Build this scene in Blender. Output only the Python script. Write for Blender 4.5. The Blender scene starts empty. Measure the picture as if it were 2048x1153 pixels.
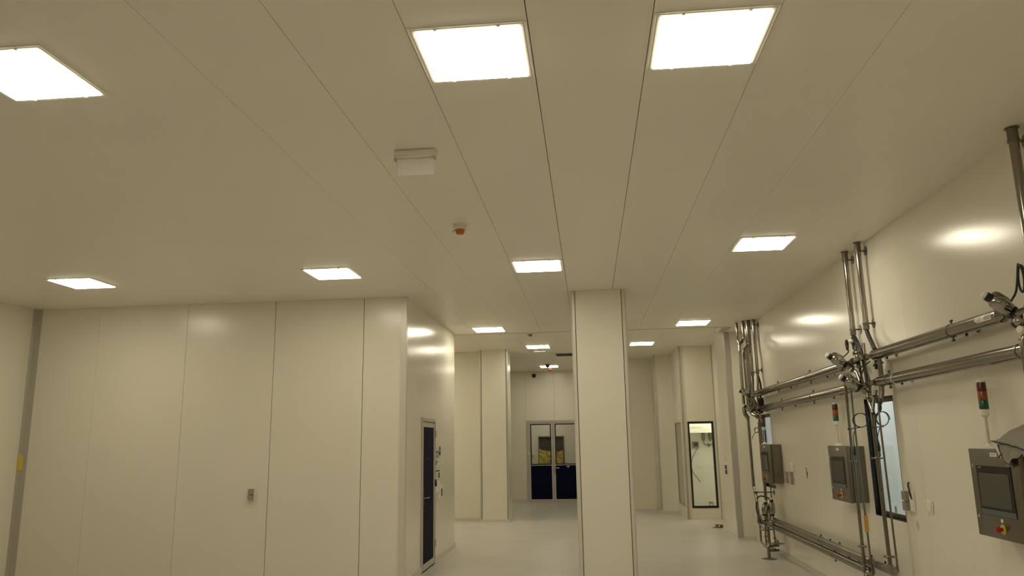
import bpy, bmesh, math, random
from mathutils import Vector, Matrix, noise
random.seed(7)
SC = bpy.context.scene
COL = SC.collection
V = Vector
PI = math.pi

# ------------------------------------------------------------------ materials
def mat(name, col, rough=0.5, metal=0.0, var=0.0, vscale=3.0, bump=0.0, bscale=40.0, spec=0.5, stretch=(1, 1, 1)):
    m = bpy.data.materials.new(name); m.use_nodes = True
    nt = m.node_tree; b = nt.nodes['Principled BSDF']
    b.inputs['Base Color'].default_value = (*col, 1)
    b.inputs['Roughness'].default_value = rough
    b.inputs['Metallic'].default_value = metal
    b.inputs['Specular IOR Level'].default_value = spec
    if var or bump:
        tc = nt.nodes.new('ShaderNodeTexCoord')
        mp = nt.nodes.new('ShaderNodeMapping'); mp.inputs['Scale'].default_value = stretch
        nt.links.new(tc.outputs['Object'], mp.inputs['Vector'])
    if var:
        n = nt.nodes.new('ShaderNodeTexNoise'); n.inputs['Scale'].default_value = vscale
        n.inputs['Detail'].default_value = 4
        nt.links.new(mp.outputs['Vector'], n.inputs['Vector'])
        r = nt.nodes.new('ShaderNodeValToRGB')
        r.color_ramp.elements[0].position = 0.3; r.color_ramp.elements[1].position = 0.7
        r.color_ramp.elements[0].color = (*[c * (1 - var) for c in col], 1)
        r.color_ramp.elements[1].color = (*[min(1, c * (1 + var)) for c in col], 1)
        nt.links.new(n.outputs['Fac'], r.inputs['Fac'])
        nt.links.new(r.outputs['Color'], b.inputs['Base Color'])
    if bump:
        n = nt.nodes.new('ShaderNodeTexNoise'); n.inputs['Scale'].default_value = bscale
        nt.links.new(mp.outputs['Vector'], n.inputs['Vector'])
        bp = nt.nodes.new('ShaderNodeBump'); bp.inputs['Strength'].default_value = bump
        bp.inputs['Distance'].default_value = 0.01
        nt.links.new(n.outputs['Fac'], bp.inputs['Height'])
        nt.links.new(bp.outputs['Normal'], b.inputs['Normal'])
    return m

def emat(name, col, strength):
    m = bpy.data.materials.new(name); m.use_nodes = True
    nt = m.node_tree; nt.nodes.clear()
    e = nt.nodes.new('ShaderNodeEmission'); e.inputs['Color'].default_value = (*col, 1); e.inputs['Strength'].default_value = strength
    o = nt.nodes.new('ShaderNodeOutputMaterial'); nt.links.new(e.outputs[0], o.inputs['Surface'])
    return m

def glassmat(name, tint):
    m = bpy.data.materials.new(name); m.use_nodes = True
    nt = m.node_tree; nt.nodes.clear()
    t = nt.nodes.new('ShaderNodeBsdfTransparent'); t.inputs['Color'].default_value = (*tint, 1)
    g = nt.nodes.new('ShaderNodeBsdfGlossy'); g.inputs['Roughness'].default_value = 0.02
    f = nt.nodes.new('ShaderNodeFresnel')
    ge = nt.nodes.new('ShaderNodeNewGeometry'); mm = nt.nodes.new('ShaderNodeMapRange')
    mm.inputs['To Min'].default_value = 1.5; mm.inputs['To Max'].default_value = 1 / 1.5
    nt.links.new(ge.outputs['Backfacing'], mm.inputs['Value']); nt.links.new(mm.outputs['Result'], f.inputs['IOR'])
    x = nt.nodes.new('ShaderNodeMixShader'); o = nt.nodes.new('ShaderNodeOutputMaterial')
    nt.links.new(f.outputs[0], x.inputs[0]); nt.links.new(t.outputs[0], x.inputs[1]); nt.links.new(g.outputs[0], x.inputs[2])
    nt.links.new(x.outputs[0], o.inputs['Surface'])
    return m

LIGHTCOL = (1.0, 0.905, 0.69)
PANEL = (0.78, 0.75, 0.65)
M = dict(
    wall=mat('cream_panel', PANEL, 0.24, var=0.015, vscale=0.8),
    rwall=mat('cream_panel_smooth', PANEL, 0.20, var=0.015, vscale=0.8),
    ceil=mat('cream_ceiling_panel', (0.85, 0.82, 0.74), 0.38, var=0.02, vscale=0.7),
    seam=mat('dark_joint', (0.10, 0.075, 0.04), 0.9),
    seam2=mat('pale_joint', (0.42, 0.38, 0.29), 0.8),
    floor=mat('epoxy_floor', (0.57, 0.548, 0.508), 0.30, var=0.05, vscale=1.3, bump=0.03, bscale=6),
    cove=mat('floor_cove', (0.66, 0.635, 0.575), 0.45),
    alu=mat('anodised_aluminium', (0.52, 0.50, 0.46), 0.40, 0.55, var=0.04, vscale=8),
    alu_grey=mat('grey_door_frame', (0.52, 0.50, 0.45), 0.45, 0.2),
    trimgrey=mat('grey_corner_profile', (0.44, 0.42, 0.365), 0.4, 0.2),
    navy=mat('navy_laminate', (0.004, 0.006, 0.024), 0.6, spec=0.06),
    alu_pale=mat('pale_corner_profile', (0.66, 0.63, 0.56), 0.35, 0.15),
    black=mat('black_plastic', (0.012, 0.012, 0.012), 0.4),
    frit=mat('black_glass_border', (0.008, 0.008, 0.009), 0.25),
    white=mat('white_plastic', (0.78, 0.76, 0.70), 0.4),
    sign=mat('exit_sign_panel', (0.82, 0.79, 0.76), 0.25),
    steel=mat('polished_steel', (0.29, 0.265, 0.225), 0.15, 1.0, var=0.05, vscale=5),
    chrome=mat('chrome', (0.40, 0.375, 0.33), 0.10, 1.0),
    brushed=mat('brushed_steel', (0.185, 0.165, 0.128), 0.38, 0.85, var=0.05, vscale=30, stretch=(1, 1, 0.05)),
    brushed_side=mat('brushed_steel_side', (0.215, 0.19, 0.15), 0.30, 0.9, var=0.05, vscale=30, stretch=(1, 1, 0.05)),
    screen=mat('screen_glass', (0.055, 0.053, 0.045), 0.20),
    bezel=mat('screen_bezel', (0.014, 0.013, 0.011), 0.5, spec=0.3),
    bluegrey=mat('blue_grey_strip', (0.085, 0.10, 0.12), 0.35),
    red=mat('red_lens', (0.085, 0.008, 0.006), 0.25),
    amber=mat('amber_lens', (0.27, 0.062, 0.008), 0.25),
    green=mat('green_lens', (0.003, 0.085, 0.028), 0.25),
    estop=mat('red_button', (0.35, 0.02, 0.012), 0.35),
    yellow=mat('yellow_ring', (0.55, 0.42, 0.03), 0.5),
    orange=mat('orange_cap', (0.52, 0.13, 0.015), 0.4),
    redcap=mat('red_cap', (0.42, 0.02, 0.012), 0.4),
    paper=mat('white_paper', (0.75, 0.73, 0.68), 0.7),
    ink=mat('dark_ink', (0.05, 0.05, 0.055), 0.6),
    inkblue=mat('blue_grey_ink', (0.16, 0.18, 0.21), 0.6),
    ytape=mat('yellow_tape', (0.62, 0.48, 0.07), 0.6),
    otape=mat('orange_tape', (0.55, 0.30, 0.06), 0.6),
    btape=mat('blue_tape', (0.012, 0.03, 0.14), 0.5),
    greybox=mat('grey_socket', (0.30, 0.27, 0.23), 0.5),
    cloth=mat('grey_cloth', (0.27, 0.25, 0.215), 0.85, var=0.06, vscale=20, bump=0.2, bscale=220),
    clothlight=mat('pale_cloth', (0.62, 0.59, 0.52), 0.85),
    clothdark=mat('black_hem', (0.012, 0.012, 0.012), 0.8),
    glass=glassmat('clear_glass', (0.92, 0.93, 0.91)),
    glass_dim=glassmat('door_glass', (0.80, 0.80, 0.78)),
    roomwhite=mat('white_room_wall', (0.80, 0.80, 0.77), 0.6),
    corr=mat('corridor_wall', (0.72, 0.76, 0.78), 0.7),
    dark=mat('dark_recess', (0.05, 0.045, 0.035), 0.5),
    ybag=mat('yellow_plastic', (0.50, 0.41, 0.085), 0.35),
    stain=mat('orange_mark', (0.72, 0.58, 0.34), 0.7),
    smudge=mat('grey_mark', (0.52, 0.49, 0.41), 0.7),
    vent=mat('vent_grille', (0.045, 0.045, 0.045), 0.5, 0.3),
    diffuser=emat('lit_diffuser', LIGHTCOL, 22.2),
    rubber=mat('black_rubber', (0.02, 0.019, 0.017), 0.5),
    matte_steel=mat('satin_steel', (0.215, 0.195, 0.155), 0.28, 0.95),
)

# ------------------------------------------------------------------ mesh builder
def frame_of(d):
    d = V(d).normalized()
    a = V((0, 0, 1)) if abs(d.z) < 0.9 else V((1, 0, 0))
    u = d.cross(a).normalized(); w = d.cross(u).normalized()
    return u, w

class MB:
    def __init__(s): s.bm = bmesh.new()
    def box(s, a, b, bevel=0.0, seg=1):
        x0, x1 = sorted((a[0], b[0])); y0, y1 = sorted((a[1], b[1])); z0, z1 = sorted((a[2], b[2]))
        vs = [s.bm.verts.new(p) for p in ((x0, y0, z0), (x1, y0, z0), (x1, y1, z0), (x0, y1, z0), (x0, y0, z1), (x1, y0, z1), (x1, y1, z1), (x0, y1, z1))]
        fs = [s.bm.faces.new([vs[i] for i in f]) for f in ((3, 2, 1, 0), (4, 5, 6, 7), (0, 1, 5, 4), (1, 2, 6, 5), (2, 3, 7, 6), (3, 0, 4, 7))]
        if bevel:
            es = set(e for f in fs for e in f.edges)
            bmesh.ops.bevel(s.bm, geom=list(es), offset=bevel, segments=seg, affect='EDGES', profile=0.5)
        return s
    def ring_rect(s, axis, plane, a, b, w, t):
        """rectangular ring (frame) in the plane axis=plane; a,b = 2D min/max outer, w width, t (lo,hi) thickness range along the axis"""
        (u0, v0), (u1, v1) = a, b
        ws = w if isinstance(w, (list, tuple)) else (w, w, w, w)   # left,right,bottom,top
        rects = [(u0, v0, u0 + ws[0], v1), (u1 - ws[1], v0, u1, v1), (u0 + ws[0], v0, u1 - ws[1], v0 + ws[2]), (u0 + ws[0], v1 - ws[3], u1 - ws[1], v1)]
        for r in rects:
            p = [r[0], r[1]]; q = [r[2], r[3]]
            p.insert(axis, t[0]); q.insert(axis, t[1])
            s.box(p, q)
        return s
    def lathe(s, p, d, prof, seg=24, cap=True):
        u, w = frame_of(d); d = V(d).normalized(); p = V(p); rings = []
        for r, t in prof:
            if r < 1e-6: rings.append([s.bm.verts.new(p + d * t)])
            else: rings.append([s.bm.verts.new(p + d * t + (u * math.cos(2 * PI * i / seg) + w * math.sin(2 * PI * i / seg)) * r) for i in range(seg)])
        for A, B in zip(rings, rings[1:]):
            for i in range(seg):
                j = (i + 1) % seg
                if len(A) == 1 and len(B) == 1: continue
                if len(A) == 1: f = (A[0], B[j], B[i])
                elif len(B) == 1: f = (A[i], A[j], B[0])
                else: f = (A[i], A[j], B[j], B[i])
                try: s.bm.faces.new(f)
                except ValueError: pass
        if cap:
            for R in (rings[0], rings[-1]):
                if len(R) > 2:
                    try: s.bm.faces.new(R)
                    except ValueError: pass
        return s
    def cyl(s, p, q, r, r2=None, seg=20):
        p, q = V(p), V(q); L = (q - p).length
        return s.lathe(p, q - p, [(r, 0), (r if r2 is None else r2, L)], seg)
    def rcyl(s, p, q, r, e=0.004, seg=20):
        p, q = V(p), V(q); L = (q - p).length; e = min(e, L / 3, r / 2)
        return s.lathe(p, q - p, [(r - e, 0), (r, e), (r, L - e), (r - e, L)], seg)
    def sphere(s, c, r, d=(0, 0, 1), sq=1.0, seg=20, n=10):
        return s.lathe(c, d, [(r * math.sin(PI * i / n), -r * sq * math.cos(PI * i / n)) for i in range(n + 1)], seg, False)
    def torus(s, c, d, R, r, seg=28, n=8):
        u, w = frame_of(d); d = V(d).normalized(); c = V(c)
        g = []
        for i in range(seg):
            a = 2 * PI * i / seg; e = u * math.cos(a) + w * math.sin(a)
            g.append([s.bm.verts.new(c + e * (R + r * math.cos(2 * PI * k / n)) + d * r * math.sin(2 * PI * k / n)) for k in range(n)])
        for i in range(seg):
            for k in range(n):
                s.bm.faces.new((g[i][k], g[(i + 1) % seg][k], g[(i + 1) % seg][(k + 1) % n], g[i][(k + 1) % n]))
        return s
    def tube(s, pts, r, bend=0.0, seg=14, closed=False):
        pts = [V(p) for p in pts]
        if bend > 0: pts = fillet(pts, bend)
        n = len(pts); tang = []
        for i in range(n):
            a = pts[max(i - 1, 0)]; b = pts[min(i + 1, n - 1)]
            tang.append((b - a).normalized())
        u, w = frame_of(tang[0]); rings = []
        for i in range(n):
            if i:
                q = tang[i - 1].rotation_difference(tang[i]); u = q @ u
                u = (u - tang[i] * u.dot(tang[i])).normalized()
            w = tang[i].cross(u)
            rr = r[i] if isinstance(r, (list, tuple)) else r
            rings.append([s.bm.verts.new(pts[i] + (u * math.cos(2 * PI * k / seg) + w * math.sin(2 * PI * k / seg)) * rr) for k in range(seg)])
        for A, B in zip(rings, rings[1:]):
            for k in range(seg):
                s.bm.faces.new((A[k], A[(k + 1) % seg], B[(k + 1) % seg], B[k]))
        s.bm.faces.new(rings[0][::-1]); s.bm.faces.new(rings[-1])
        return s
    def quad(s, *ps):
        s.bm.faces.new([s.bm.verts.new(p) for p in ps]); return s
    def prism(s, pts, ext):
        ext = V(ext); a = [s.bm.verts.new(p) for p in pts]; b = [s.bm.verts.new(V(p) + ext) for p in pts]
        n = len(pts)
        s.bm.faces.new(a[::-1]); s.bm.faces.new(b)
        for i in range(n): s.bm.faces.new((a[i], a[(i + 1) % n], b[(i + 1) % n], b[i]))
        return s
    def build(s, name, m, parent=None, smooth=True, origin=None, recalc=True):
        bm = s.bm
        if recalc: bmesh.ops.recalc_face_normals(bm, faces=bm.faces)
        if parent is not None: off = ORG[parent.name]
        elif origin is not None: off = V(origin)
        else:
            xs = [v.co.x for v in bm.verts]; ys = [v.co.y for v in bm.verts]; zs = [v.co.z for v in bm.verts]
            off = V(((min(xs) + max(xs)) / 2, (min(ys) + max(ys)) / 2, min(zs)))
        for v in bm.verts: v.co -= off
        for f in bm.faces: f.smooth = smooth
        for e in bm.edges:
            if len(e.link_faces) == 2 and e.calc_face_angle(0) > 0.6: e.smooth = False
            elif len(e.link_faces) != 2: e.smooth = False
        me = bpy.data.meshes.new(name); bm.to_mesh(me); bm.free()
        me.materials.append(M[m] if isinstance(m, str) else m)
        o = bpy.data.objects.new(name, me); COL.objects.link(o)
        ORG[o.name] = off.copy()
        if parent is not None: o.parent = parent
        else: o.location = off
        return o

ORG = {}
def fillet(pts, R, n=7):
    out = [pts[0]]
    for a, b, c in zip(pts, pts[1:], pts[2:]):
        d1 = (a - b); d2 = (c - b); l1, l2 = d1.length, d2.length; d1.normalize(); d2.normalize()
        ang = d1.angle(d2)
        if ang > PI - 0.02: out.append(b); continue
        t = min(R / math.tan(ang / 2), l1 * 0.48, l2 * 0.48)
        p, q = b + d1 * t, b + d2 * t
        for i in range(n + 1):
            k = i / n; out.append(p * (1 - k) ** 2 + b * 2 * k * (1 - k) + q * k * k)
    out.append(pts[-1]); return out

def catmull(pts, n=8):
    P = [V(p) for p in pts]; P = [P[0] * 2 - P[1]] + P + [P[-1] * 2 - P[-2]]; out = []
    for i in range(1, len(P) - 2):
        for k in range(n):
            t = k / n; a, b, c, d = P[i - 1:i + 3]
            out.append(0.5 * ((2 * b) + (c - a) * t + (2 * a - 5 * b + 4 * c - d) * t * t + (3 * b - a - 3 * c + d) * t ** 3))
    out.append(P[-2]); return out

def tag(o, label=None, cat=None, group=None, kind=None):
    if label: o['label'] = label
    if cat: o['category'] = cat
    if group: o['group'] = group
    if kind: o['kind'] = kind
    return o
def thing(name, loc, label, cat, group=None, kind=None):
    o = bpy.data.objects.new(name, None); COL.objects.link(o); o.location = loc; o.empty_display_size = 0.1
    ORG[o.name] = V(loc); return tag(o, label, cat, group, kind)
def dup(o, loc=None, parent=None, label=None):
    c = o.copy(); COL.objects.link(c)
    if parent is not None: c.parent = parent
    if loc is not None: c.location = loc
    if label: c['label'] = label
    for ch in [x for x in SC.objects if x.parent == o]: dup(ch, parent=c)
    return c

CE = 3.79; CF = 3.985       # near and far ceiling heights
# ------------------------------------------------------------------ floor, ceiling
tag(MB().box((-9, -6.2, -0.1), (5, 28, 0)).build('floor', 'floor', smooth=False), 'pale grey seamless epoxy floor', 'floor', kind='structure')

X0, ST = -0.226, 0.5975
bounds = [X0 + ST * k for k in range(-13, 6)]
edges = [-8.0] + [b for b in bounds if b > -7.9] + [2.96]
wide = {round(X0 + ST * k, 3): w for k, w in {-1: .0018, 0: .0024, 1: .0023, 2: .0016, -2: .0015, -3: .0012, 3: .0010}.items()}
def ceiling_strips(name, z, y0, y1, dim):
    m = MB()
    for a, b in zip(edges, edges[1:]):
        ga = wide.get(round(a, 3), .0003) * dim; gb = wide.get(round(b, 3), .0003) * dim
        m.box((a + ga, y0, z), (b - gb, y1, z + 0.06))
    return m.build(name, 'ceil', smooth=False)
c1 = ceiling_strips('ceiling', CE, -6.2, 14.0, 1.0)
tag(c1, 'cream panelled ceiling with dark lengthwise joints', 'ceiling', kind='structure')
MB().box((-8, -6.2, CE + 0.061), (2.96, 14.0, CE + 0.08)).build('joint_backing', 'seam', c1, smooth=False)
c2 = ceiling_strips('ceiling_far', CF, 14.0, 28, 0.7)
tag(c2, 'higher cream ceiling beyond the step at the wing end', 'ceiling', kind='structure')
MB().box((-8, 13.98, CF + 0.061), (4.6, 28, CF + 0.08)).build('joint_backing', 'seam', c2, smooth=False)
MB().box((2.96, 14.0, CF), (4.6, 28, CF + 0.06)).build('edge_panel', 'ceil', c2, smooth=False)
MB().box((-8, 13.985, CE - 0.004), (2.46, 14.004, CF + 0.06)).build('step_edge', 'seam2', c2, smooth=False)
tag(MB().box((2.46, 14.0, CE), (2.96, 14.75, CE + 0.05)).build('ceiling_return', 'ceil', smooth=False), 'short cream ceiling return above the right pilaster', 'ceiling', kind='structure')
tag(MB().prism([(2.47, 13.98, CE - 0.002), (2.66, 13.98, CE - 0.002), (2.62, 14.72, CE - 0.002), (2.52, 14.72, CE - 0.002)], (0, 0, 0.001)).build('trim_1', 'alu_grey', smooth=False), 'small grey cover plate on ceiling above the right pilaster', 'trim', kind='structure')

# ------------------------------------------------------------------ walls
def wall(name, parts, label, m='wall'):
    b = MB()
    for p in parts: b.box(*p)
    return tag(b.build(name, m, smooth=False), label, 'wall', kind='structure')
def panels_x(xs, y0, y1, z0, z1, gaps):
    return [((a + ga, y0, z0), (b - gb, y1, z1)) for a, b, ga, gb in zip(xs, xs[1:], gaps, gaps[1:])]
# wing front wall, facing the camera
xs = [-7.95, -6.882, -5.571, -4.292, -3.030, -2.505]
w = wall('wall_wing_front', panels_x(xs, 10.1, 10.16, 0, CE, [0, .0015, .0022, .0042, .0042, 0]), 'cream panelled wall of the wing facing the camera, left half')
MB().box((-7.95, 10.161, 0), (-2.5, 10.2, CE)).build('joint_backing', 'seam', w, smooth=False)
# wing side wall with the doorway (door y 11.13-12.10, top 2.17)
w = wall('wall_wing_side', [((-2.50, 10.16, 0), (-2.44, 11.109, CE)), ((-2.50, 12.121, 0), (-2.44, 13.9, CE)), ((-2.50, 11.111, 2.18), (-2.44, 12.119, CE)), ((-7.9, 13.82, 0), (-2.5, 13.9, CE))],
         'cream side wall of the wing with the navy door', 'rwall')
MB().box((-2.53, 10.2, 2.18), (-2.501, 13.8, CE)).build('joint_backing', 'seam2', w, smooth=False)
wall('wall_left', [((-8.0, -6.2, 0), (-7.88, 10.16, CE))], 'cream wall at the far left edge')
wall('wall_back', [((-8.0, -6.3, 0), (3.0, -6.2, CE))], 'cream wall behind the camera')
# right wall with two windows
WX = 2.93
w1 = (12.895, 13.75); w2 = (7.763, 8.553); WZ = (1.0, 2.19)
seg = []
ys = [-6.2, -3.5, -1.1, 1.28, 3.68, 4.88, 6.08]
for a, b in zip(ys, ys[1:]): seg.append(((WX, a + .0006, 0), (WX + .1, b - .0006, CE)))
def rw(a, b, z0=0, z1=CE): seg.append(((WX, a + .0006, z0), (WX + .1, b - .0006, z1)))
rw(6.08, 7.28); rw(7.28, w2[0]); rw(w2[0], w2[1], 0, WZ[0]); rw(w2[0], w2[1], WZ[1]); rw(w2[1], 9.68); rw(9.68, 10.88); rw(10.88, 12.08); rw(12.08, w1[0])
rw(w1[0], w1[1], 0, WZ[0]); rw(w1[0], w1[1], WZ[1]); rw(w1[1], 14.9)
w = wall('wall_right', seg, 'long glossy cream wall on the right carrying the pipework', 'rwall')
MB().box((WX + .1001, -6.2, WZ[1] + .02), (WX + .11, 14.9, CE)).box((WX + .1001, -6.2, 0), (WX + .11, 7.7, WZ[1] + .02)).build('joint_backing', 'seam2', w, smooth=False)
# pilaster on the right
w = wall('wall_pilaster_right', [((2.62, 14.72, 0), (2.95, 15.9, CF))], 'cream pilaster at the end of the right wall')
# booth
bx0, by0, bx1 = 2.18, 18.45, 3.9
BW = (2.29, 2.885, 0.245, 2.205)     # front window x0,x1,z0,z1
SW = (18.80, 20.12, 0.235, 2.205)    # side window y0,y1,z0,z1
w = wall('wall_booth_front', [((bx0, by0, 0), (BW[0], by0 + .07, CF)), ((BW[1], by0, 0), (bx1, by0 + .07, CF)), ((BW[0], by0, 0), (BW[1], by0 + .07, BW[2])), ((BW[0], by0, BW[3]), (BW[1], by0 + .07, CF))], 'cream booth wall around the tall black framed window')
w = wall('wall_booth_side', [((bx0, by0 + .07, 0), (bx0 + .06, SW[0], CF)), ((bx0, SW[1], 0), (bx0 + .06, 20.3, CF)), ((bx0, SW[0], 0), (bx0 + .06, SW[1], SW[2])), ((bx0, SW[0], SW[3]), (bx0 + .06, SW[1], CF))], 'narrow cream booth side wall left of the tall black framed window')
wall('wall_booth_inside', [((2.24, 19.9, 0), (3.9, 19.96, CF)), ((3.84, by0 + .07, 0), (3.9, 19.9, CF)), ((2.24, by0 + .07, 3.0), (3.84, 19.9, 3.05))], 'white inner wall of the booth seen through the tall window', 'roomwhite')
wall('wall_far_right', [((0.3, 21.2, 0), (1.8, 21.3, CF)), ((0.3, 21.3, 0), (0.4, 24.2, CF))], 'shaded cream wall just right of the centre column')
wall('wall_gap_right', [((2.95, 15.0, 0), (3.05, 18.45, CF)), ((2.24, 20.0, 0), (3.9, 20.3, CF))], 'cream wall hidden behind the right pilaster')
# far left
wall('wall_far_left', [((-6.0, 18.5, 0), (-2.58, 18.58, CF)), ((-6.0, 13.9, 0), (-5.9, 18.5, CF))], 'cream wall between the wing corner and the far column')
# far end wall with the double door
DX0, DX1, DZ = -1.945, 0.065, 2.455
fs = [((-4.6, 24.1, 0), (-1.972, 24.2, CF)), ((-1.968, 24.1, DZ), (-1.067, 24.2, CF)), ((-1.063, 24.1, DZ), (-0.12, 24.2, CF)), ((-0.118, 24.1, DZ), (0.4, 24.2, CF)), ((DX1, 24.1, 0), (0.4, 24.2, DZ))]
fs[0] = ((-4.6, 24.1, 0), (-1.972, 24.2, CF)); fs.insert(1, ((-1.968, 24.1, 0), (DX0, 24.2, DZ)))
w = wall('wall_far_end', fs, 'cream end wall above and beside the navy double door')
MB().box((-4.6, 24.201, DZ), (0.4, 24.22, CF)).build('joint_backing', 'seam', w, smooth=False)
wall('wall_hidden_left', [((-4.7, 18.58, 0), (-4.6, 24.2, CF))], 'cream wall hidden behind the far column')
# room behind the double door
HX = (-1.76, -0.865, 1.0, 1.985)
wall('wall_rear_room', [((-3.2, 26.5, 0), (HX[0], 26.58, 3.2)), ((HX[1], 26.5, 0), (0.4, 26.58, 3.2)), ((HX[0], 26.5, 0), (HX[1], 26.58, HX[2])), ((HX[0], 26.5, HX[3]), (HX[1], 26.58, 3.2)), ((-3.2, 24.2, 0), (-3.1, 26.5, 3.2)), ((0.3, 24.2, 0), (0.4, 26.5, 3.2)), ((-3.2, 24.21, 3.2), (0.4, 26.58, 3.25))],
     'cream wall of the room behind the double door')
# corridor behind the right wall
wall('wall_corridor', [((4.3, 6.0, 0), (4.4, 14.9, 2.9)), ((3.045, 5.9, 0), (4.4, 6.0, 2.9)), ((3.045, 14.8, 0), (4.3, 14.9, 2.9)), ((3.045, 5.9, 2.9), (4.4, 14.9, 2.95))], 'pale corridor wall seen through the right hand windows', 'corr')

# corner trims
def trim(n, boxes, label, m='alu'):
    b = MB()
    for p in boxes: b.box(*p)
    return tag(b.build('trim_%d' % n, m, smooth=False), label, 'trim', kind='structure')
trim(2, [((-2.505, 10.085, 0), (-2.428, 10.10, CE)), ((-2.44, 10.10, 0), (-2.428, 10.165, CE))], 'aluminium corner trim on the wing corner', 'alu_pale')
b = MB()
b.prism([(-7.88, 10.10, 0), (-7.772, 10.10, 0), (-7.80, 10.088, 0), (-7.85, 10.07, 0), (-7.88, 10.05, 0)], (0, 0, CE))
tag(b.build('trim_3', 'trimgrey', smooth=False), 'grey coved trim in the far left corner', 'trim', kind='structure')
trim(4, [((2.608, 14.70, 0), (2.70, 14.72, CF)), ((2.608, 14.72, 0), (2.62, 14.80, CF))], 'aluminium corner trim on the right pilaster', 'trimgrey')
trim(5, [((bx0 - .010, by0 - .012, 0), (bx0 + .045, by0, CF)), ((bx0 - .010, by0, 0), (bx0, by0 + .06, CF))], 'aluminium corner trim on the booth corner', 'trimgrey')
trim(6, [((2.93, by0 - .012, 0), (2.945, by0, CF)), ((2.99, by0 - .02, 0), (3.02, by0, CF))], 'slim cover strips right of the tall booth window')
trim(7, [((bx0 + .085, by0 - .006, 0), (bx0 + .09, by0, CF))], 'thin joint line left of the tall booth window', 'seam2')
# coves
def cove(name, pts, h, t, label):
    b = MB()
    for p in pts: b.box(*p)
    return tag(b.build(name, 'cove', smooth=False), label, 'baseboard', kind='structure')
cove('baseboard_wing_side', [((-2.44, 12.122, 0), (-2.425, 13.915, 0.09)), ((-2.44, 10.165, 0), (-2.425, 11.108, 0.09))], .09, .015, 'low grey skirting under the navy door wall')
cove('baseboard_far_left', [((-5.9, 18.485, 0), (-2.58, 18.5, 0.06))], .06, .015, 'low grey skirting left of the far column')
cove('baseboard_far_end', [((-4.6, 24.085, 0), (DX0, 24.1, 0.08))], .08, .015, 'low grey skirting left of the double door')
cove('baseboard_right', [((WX - .012, -6.2, 0), (WX, 14.7, 0.07))], .07, .012, 'low grey skirting along the right wall')
cove('baseboard_pilaster', [((2.6075, 14.688, 0), (2.93, 14.6995, 0.035)), ((2.596, 14.688, 0), (2.6075, 15.9, 0.035))], .06, .012, 'low grey skirting around the right pilaster')

# ------------------------------------------------------------------ columns
def column(name, x0, x1, y0, y1, z, label, t, base=0.06, tm='alu_pale'):
    o = thing(name, ((x0 + x1) / 2, (y0 + y1) / 2, 0), label, 'column')
    MB().box((x0 + .012, y0 + .012, 0), (x1 - .012, y1 - .012, z)).build('core', 'seam', o, smooth=False)
    MB().box((x0 + t, y0 + .002, 0), (x1 - t, y0 + .012, z)).build('face_panel', 'wall', o, smooth=False)
    for sx in (x0, x1 - .012): MB().box((sx, y0 + t, 0), (sx + .012, y1 - t, z)).build('face_panel', 'wall', o, smooth=False)
    MB().box((x0 + t, y1 - .012, 0), (x1 - t, y1, z)).build('face_panel', 'wall', o, smooth=False)
    g = 0.010
    for ax, sx in ((x0, 1), (x1, -1)):
        for ay, sy in ((y0, 1), (y1, -1)):
            b = MB()
            # rounded aluminium corner profile
            r = 0.03; pts = []
            for k in range(7):
                a = PI / 2 * k / 6
                pts.append((ax + sx * (r - r * math.cos(a)), ay + sy * (r - r * math.sin(a)), 0))
            pts = [(ax, ay + sy * (t - g), 0)] + pts + [(ax + sx * (t - g), ay, 0), (ax + sx * (t - g), ay + sy * .012, 0), (ax + sx * .012, ay + sy * (t - g), 0)]
            b.prism(pts, (0, 0, z)); b.build('corner_trim', tm, o, smooth=False)
    if base:
        MB().ring_rect(2, 0, (x0 - .012, y0 - .012), (x1 + .012, y1 + .012), .012, (0, base)).build('base_cove', 'cove', o, smooth=False)
    return o
column('square_column', -0.190, 0.542, 10.10, 10.83, CE, 'big cream square column in the middle of the hall', 0.062, 0)
column('square_column', -2.575, -1.895, 18.12, 18.80, CF, 'far cream column left of the navy double door', 0.05, tm='alu')
o = thing('square_column', (1.96, 20.7, 0), 'slim cream column in the far corner left of the glass booth', 'column')
MB().box((1.73, 20.22, 0), (2.18, 21.2, CF)).build('face_panel', 'wall', o, smooth=False)
MB().box((1.715, 20.2, 0), (1.77, 20.22, CF)).box((1.715, 20.22, 0), (1.73, 20.26, CF)).build('corner_trim', 'alu', o, smooth=False)
MB().box((1.715, 20.188, 0), (2.17, 20.2, .05)).box((1.70, 20.2, 0), (1.715, 21.2, .05)).build('base_cove', 'cove', o, smooth=False)

# ------------------------------------------------------------------ ceiling lights
def make_light(x, y, z, label, rz=0):
    o = thing('ceiling_light', (x, y, z), label, 'ceiling light', 'square ceiling lights')
    h = .2935; i = .2575
    MB().ring_rect(2, 0, (x - h, y - h), (x + h, y + h), .014, (z - .005, z - .0005)).build('outer_rim', 'ceil', o, smooth=False)
    MB().ring_rect(2, 0, (x - h + .017, y - h + .017), (x + h - .017, y + h - .017), h - .017 - i, (z - .006, z - .0005)).build('frame', 'ceil', o, smooth=False)
    MB().box((x - i + .0005, y - i + .0005, z - .011), (x + i - .0005, y + i - .0005, z - .0008)).build('diffuser', 'diffuser', o, smooth=False)
    for dx in (-.155, .155):
        for dy in (-.273, .273):
            MB().lathe((x + dx, y + dy, z - .006), (0, 0, -1), [(.0085, 0), (.0080, .005), (.004, .007), (0, .0072)], 12).build('screw', 'sign', o)
    return o
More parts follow.
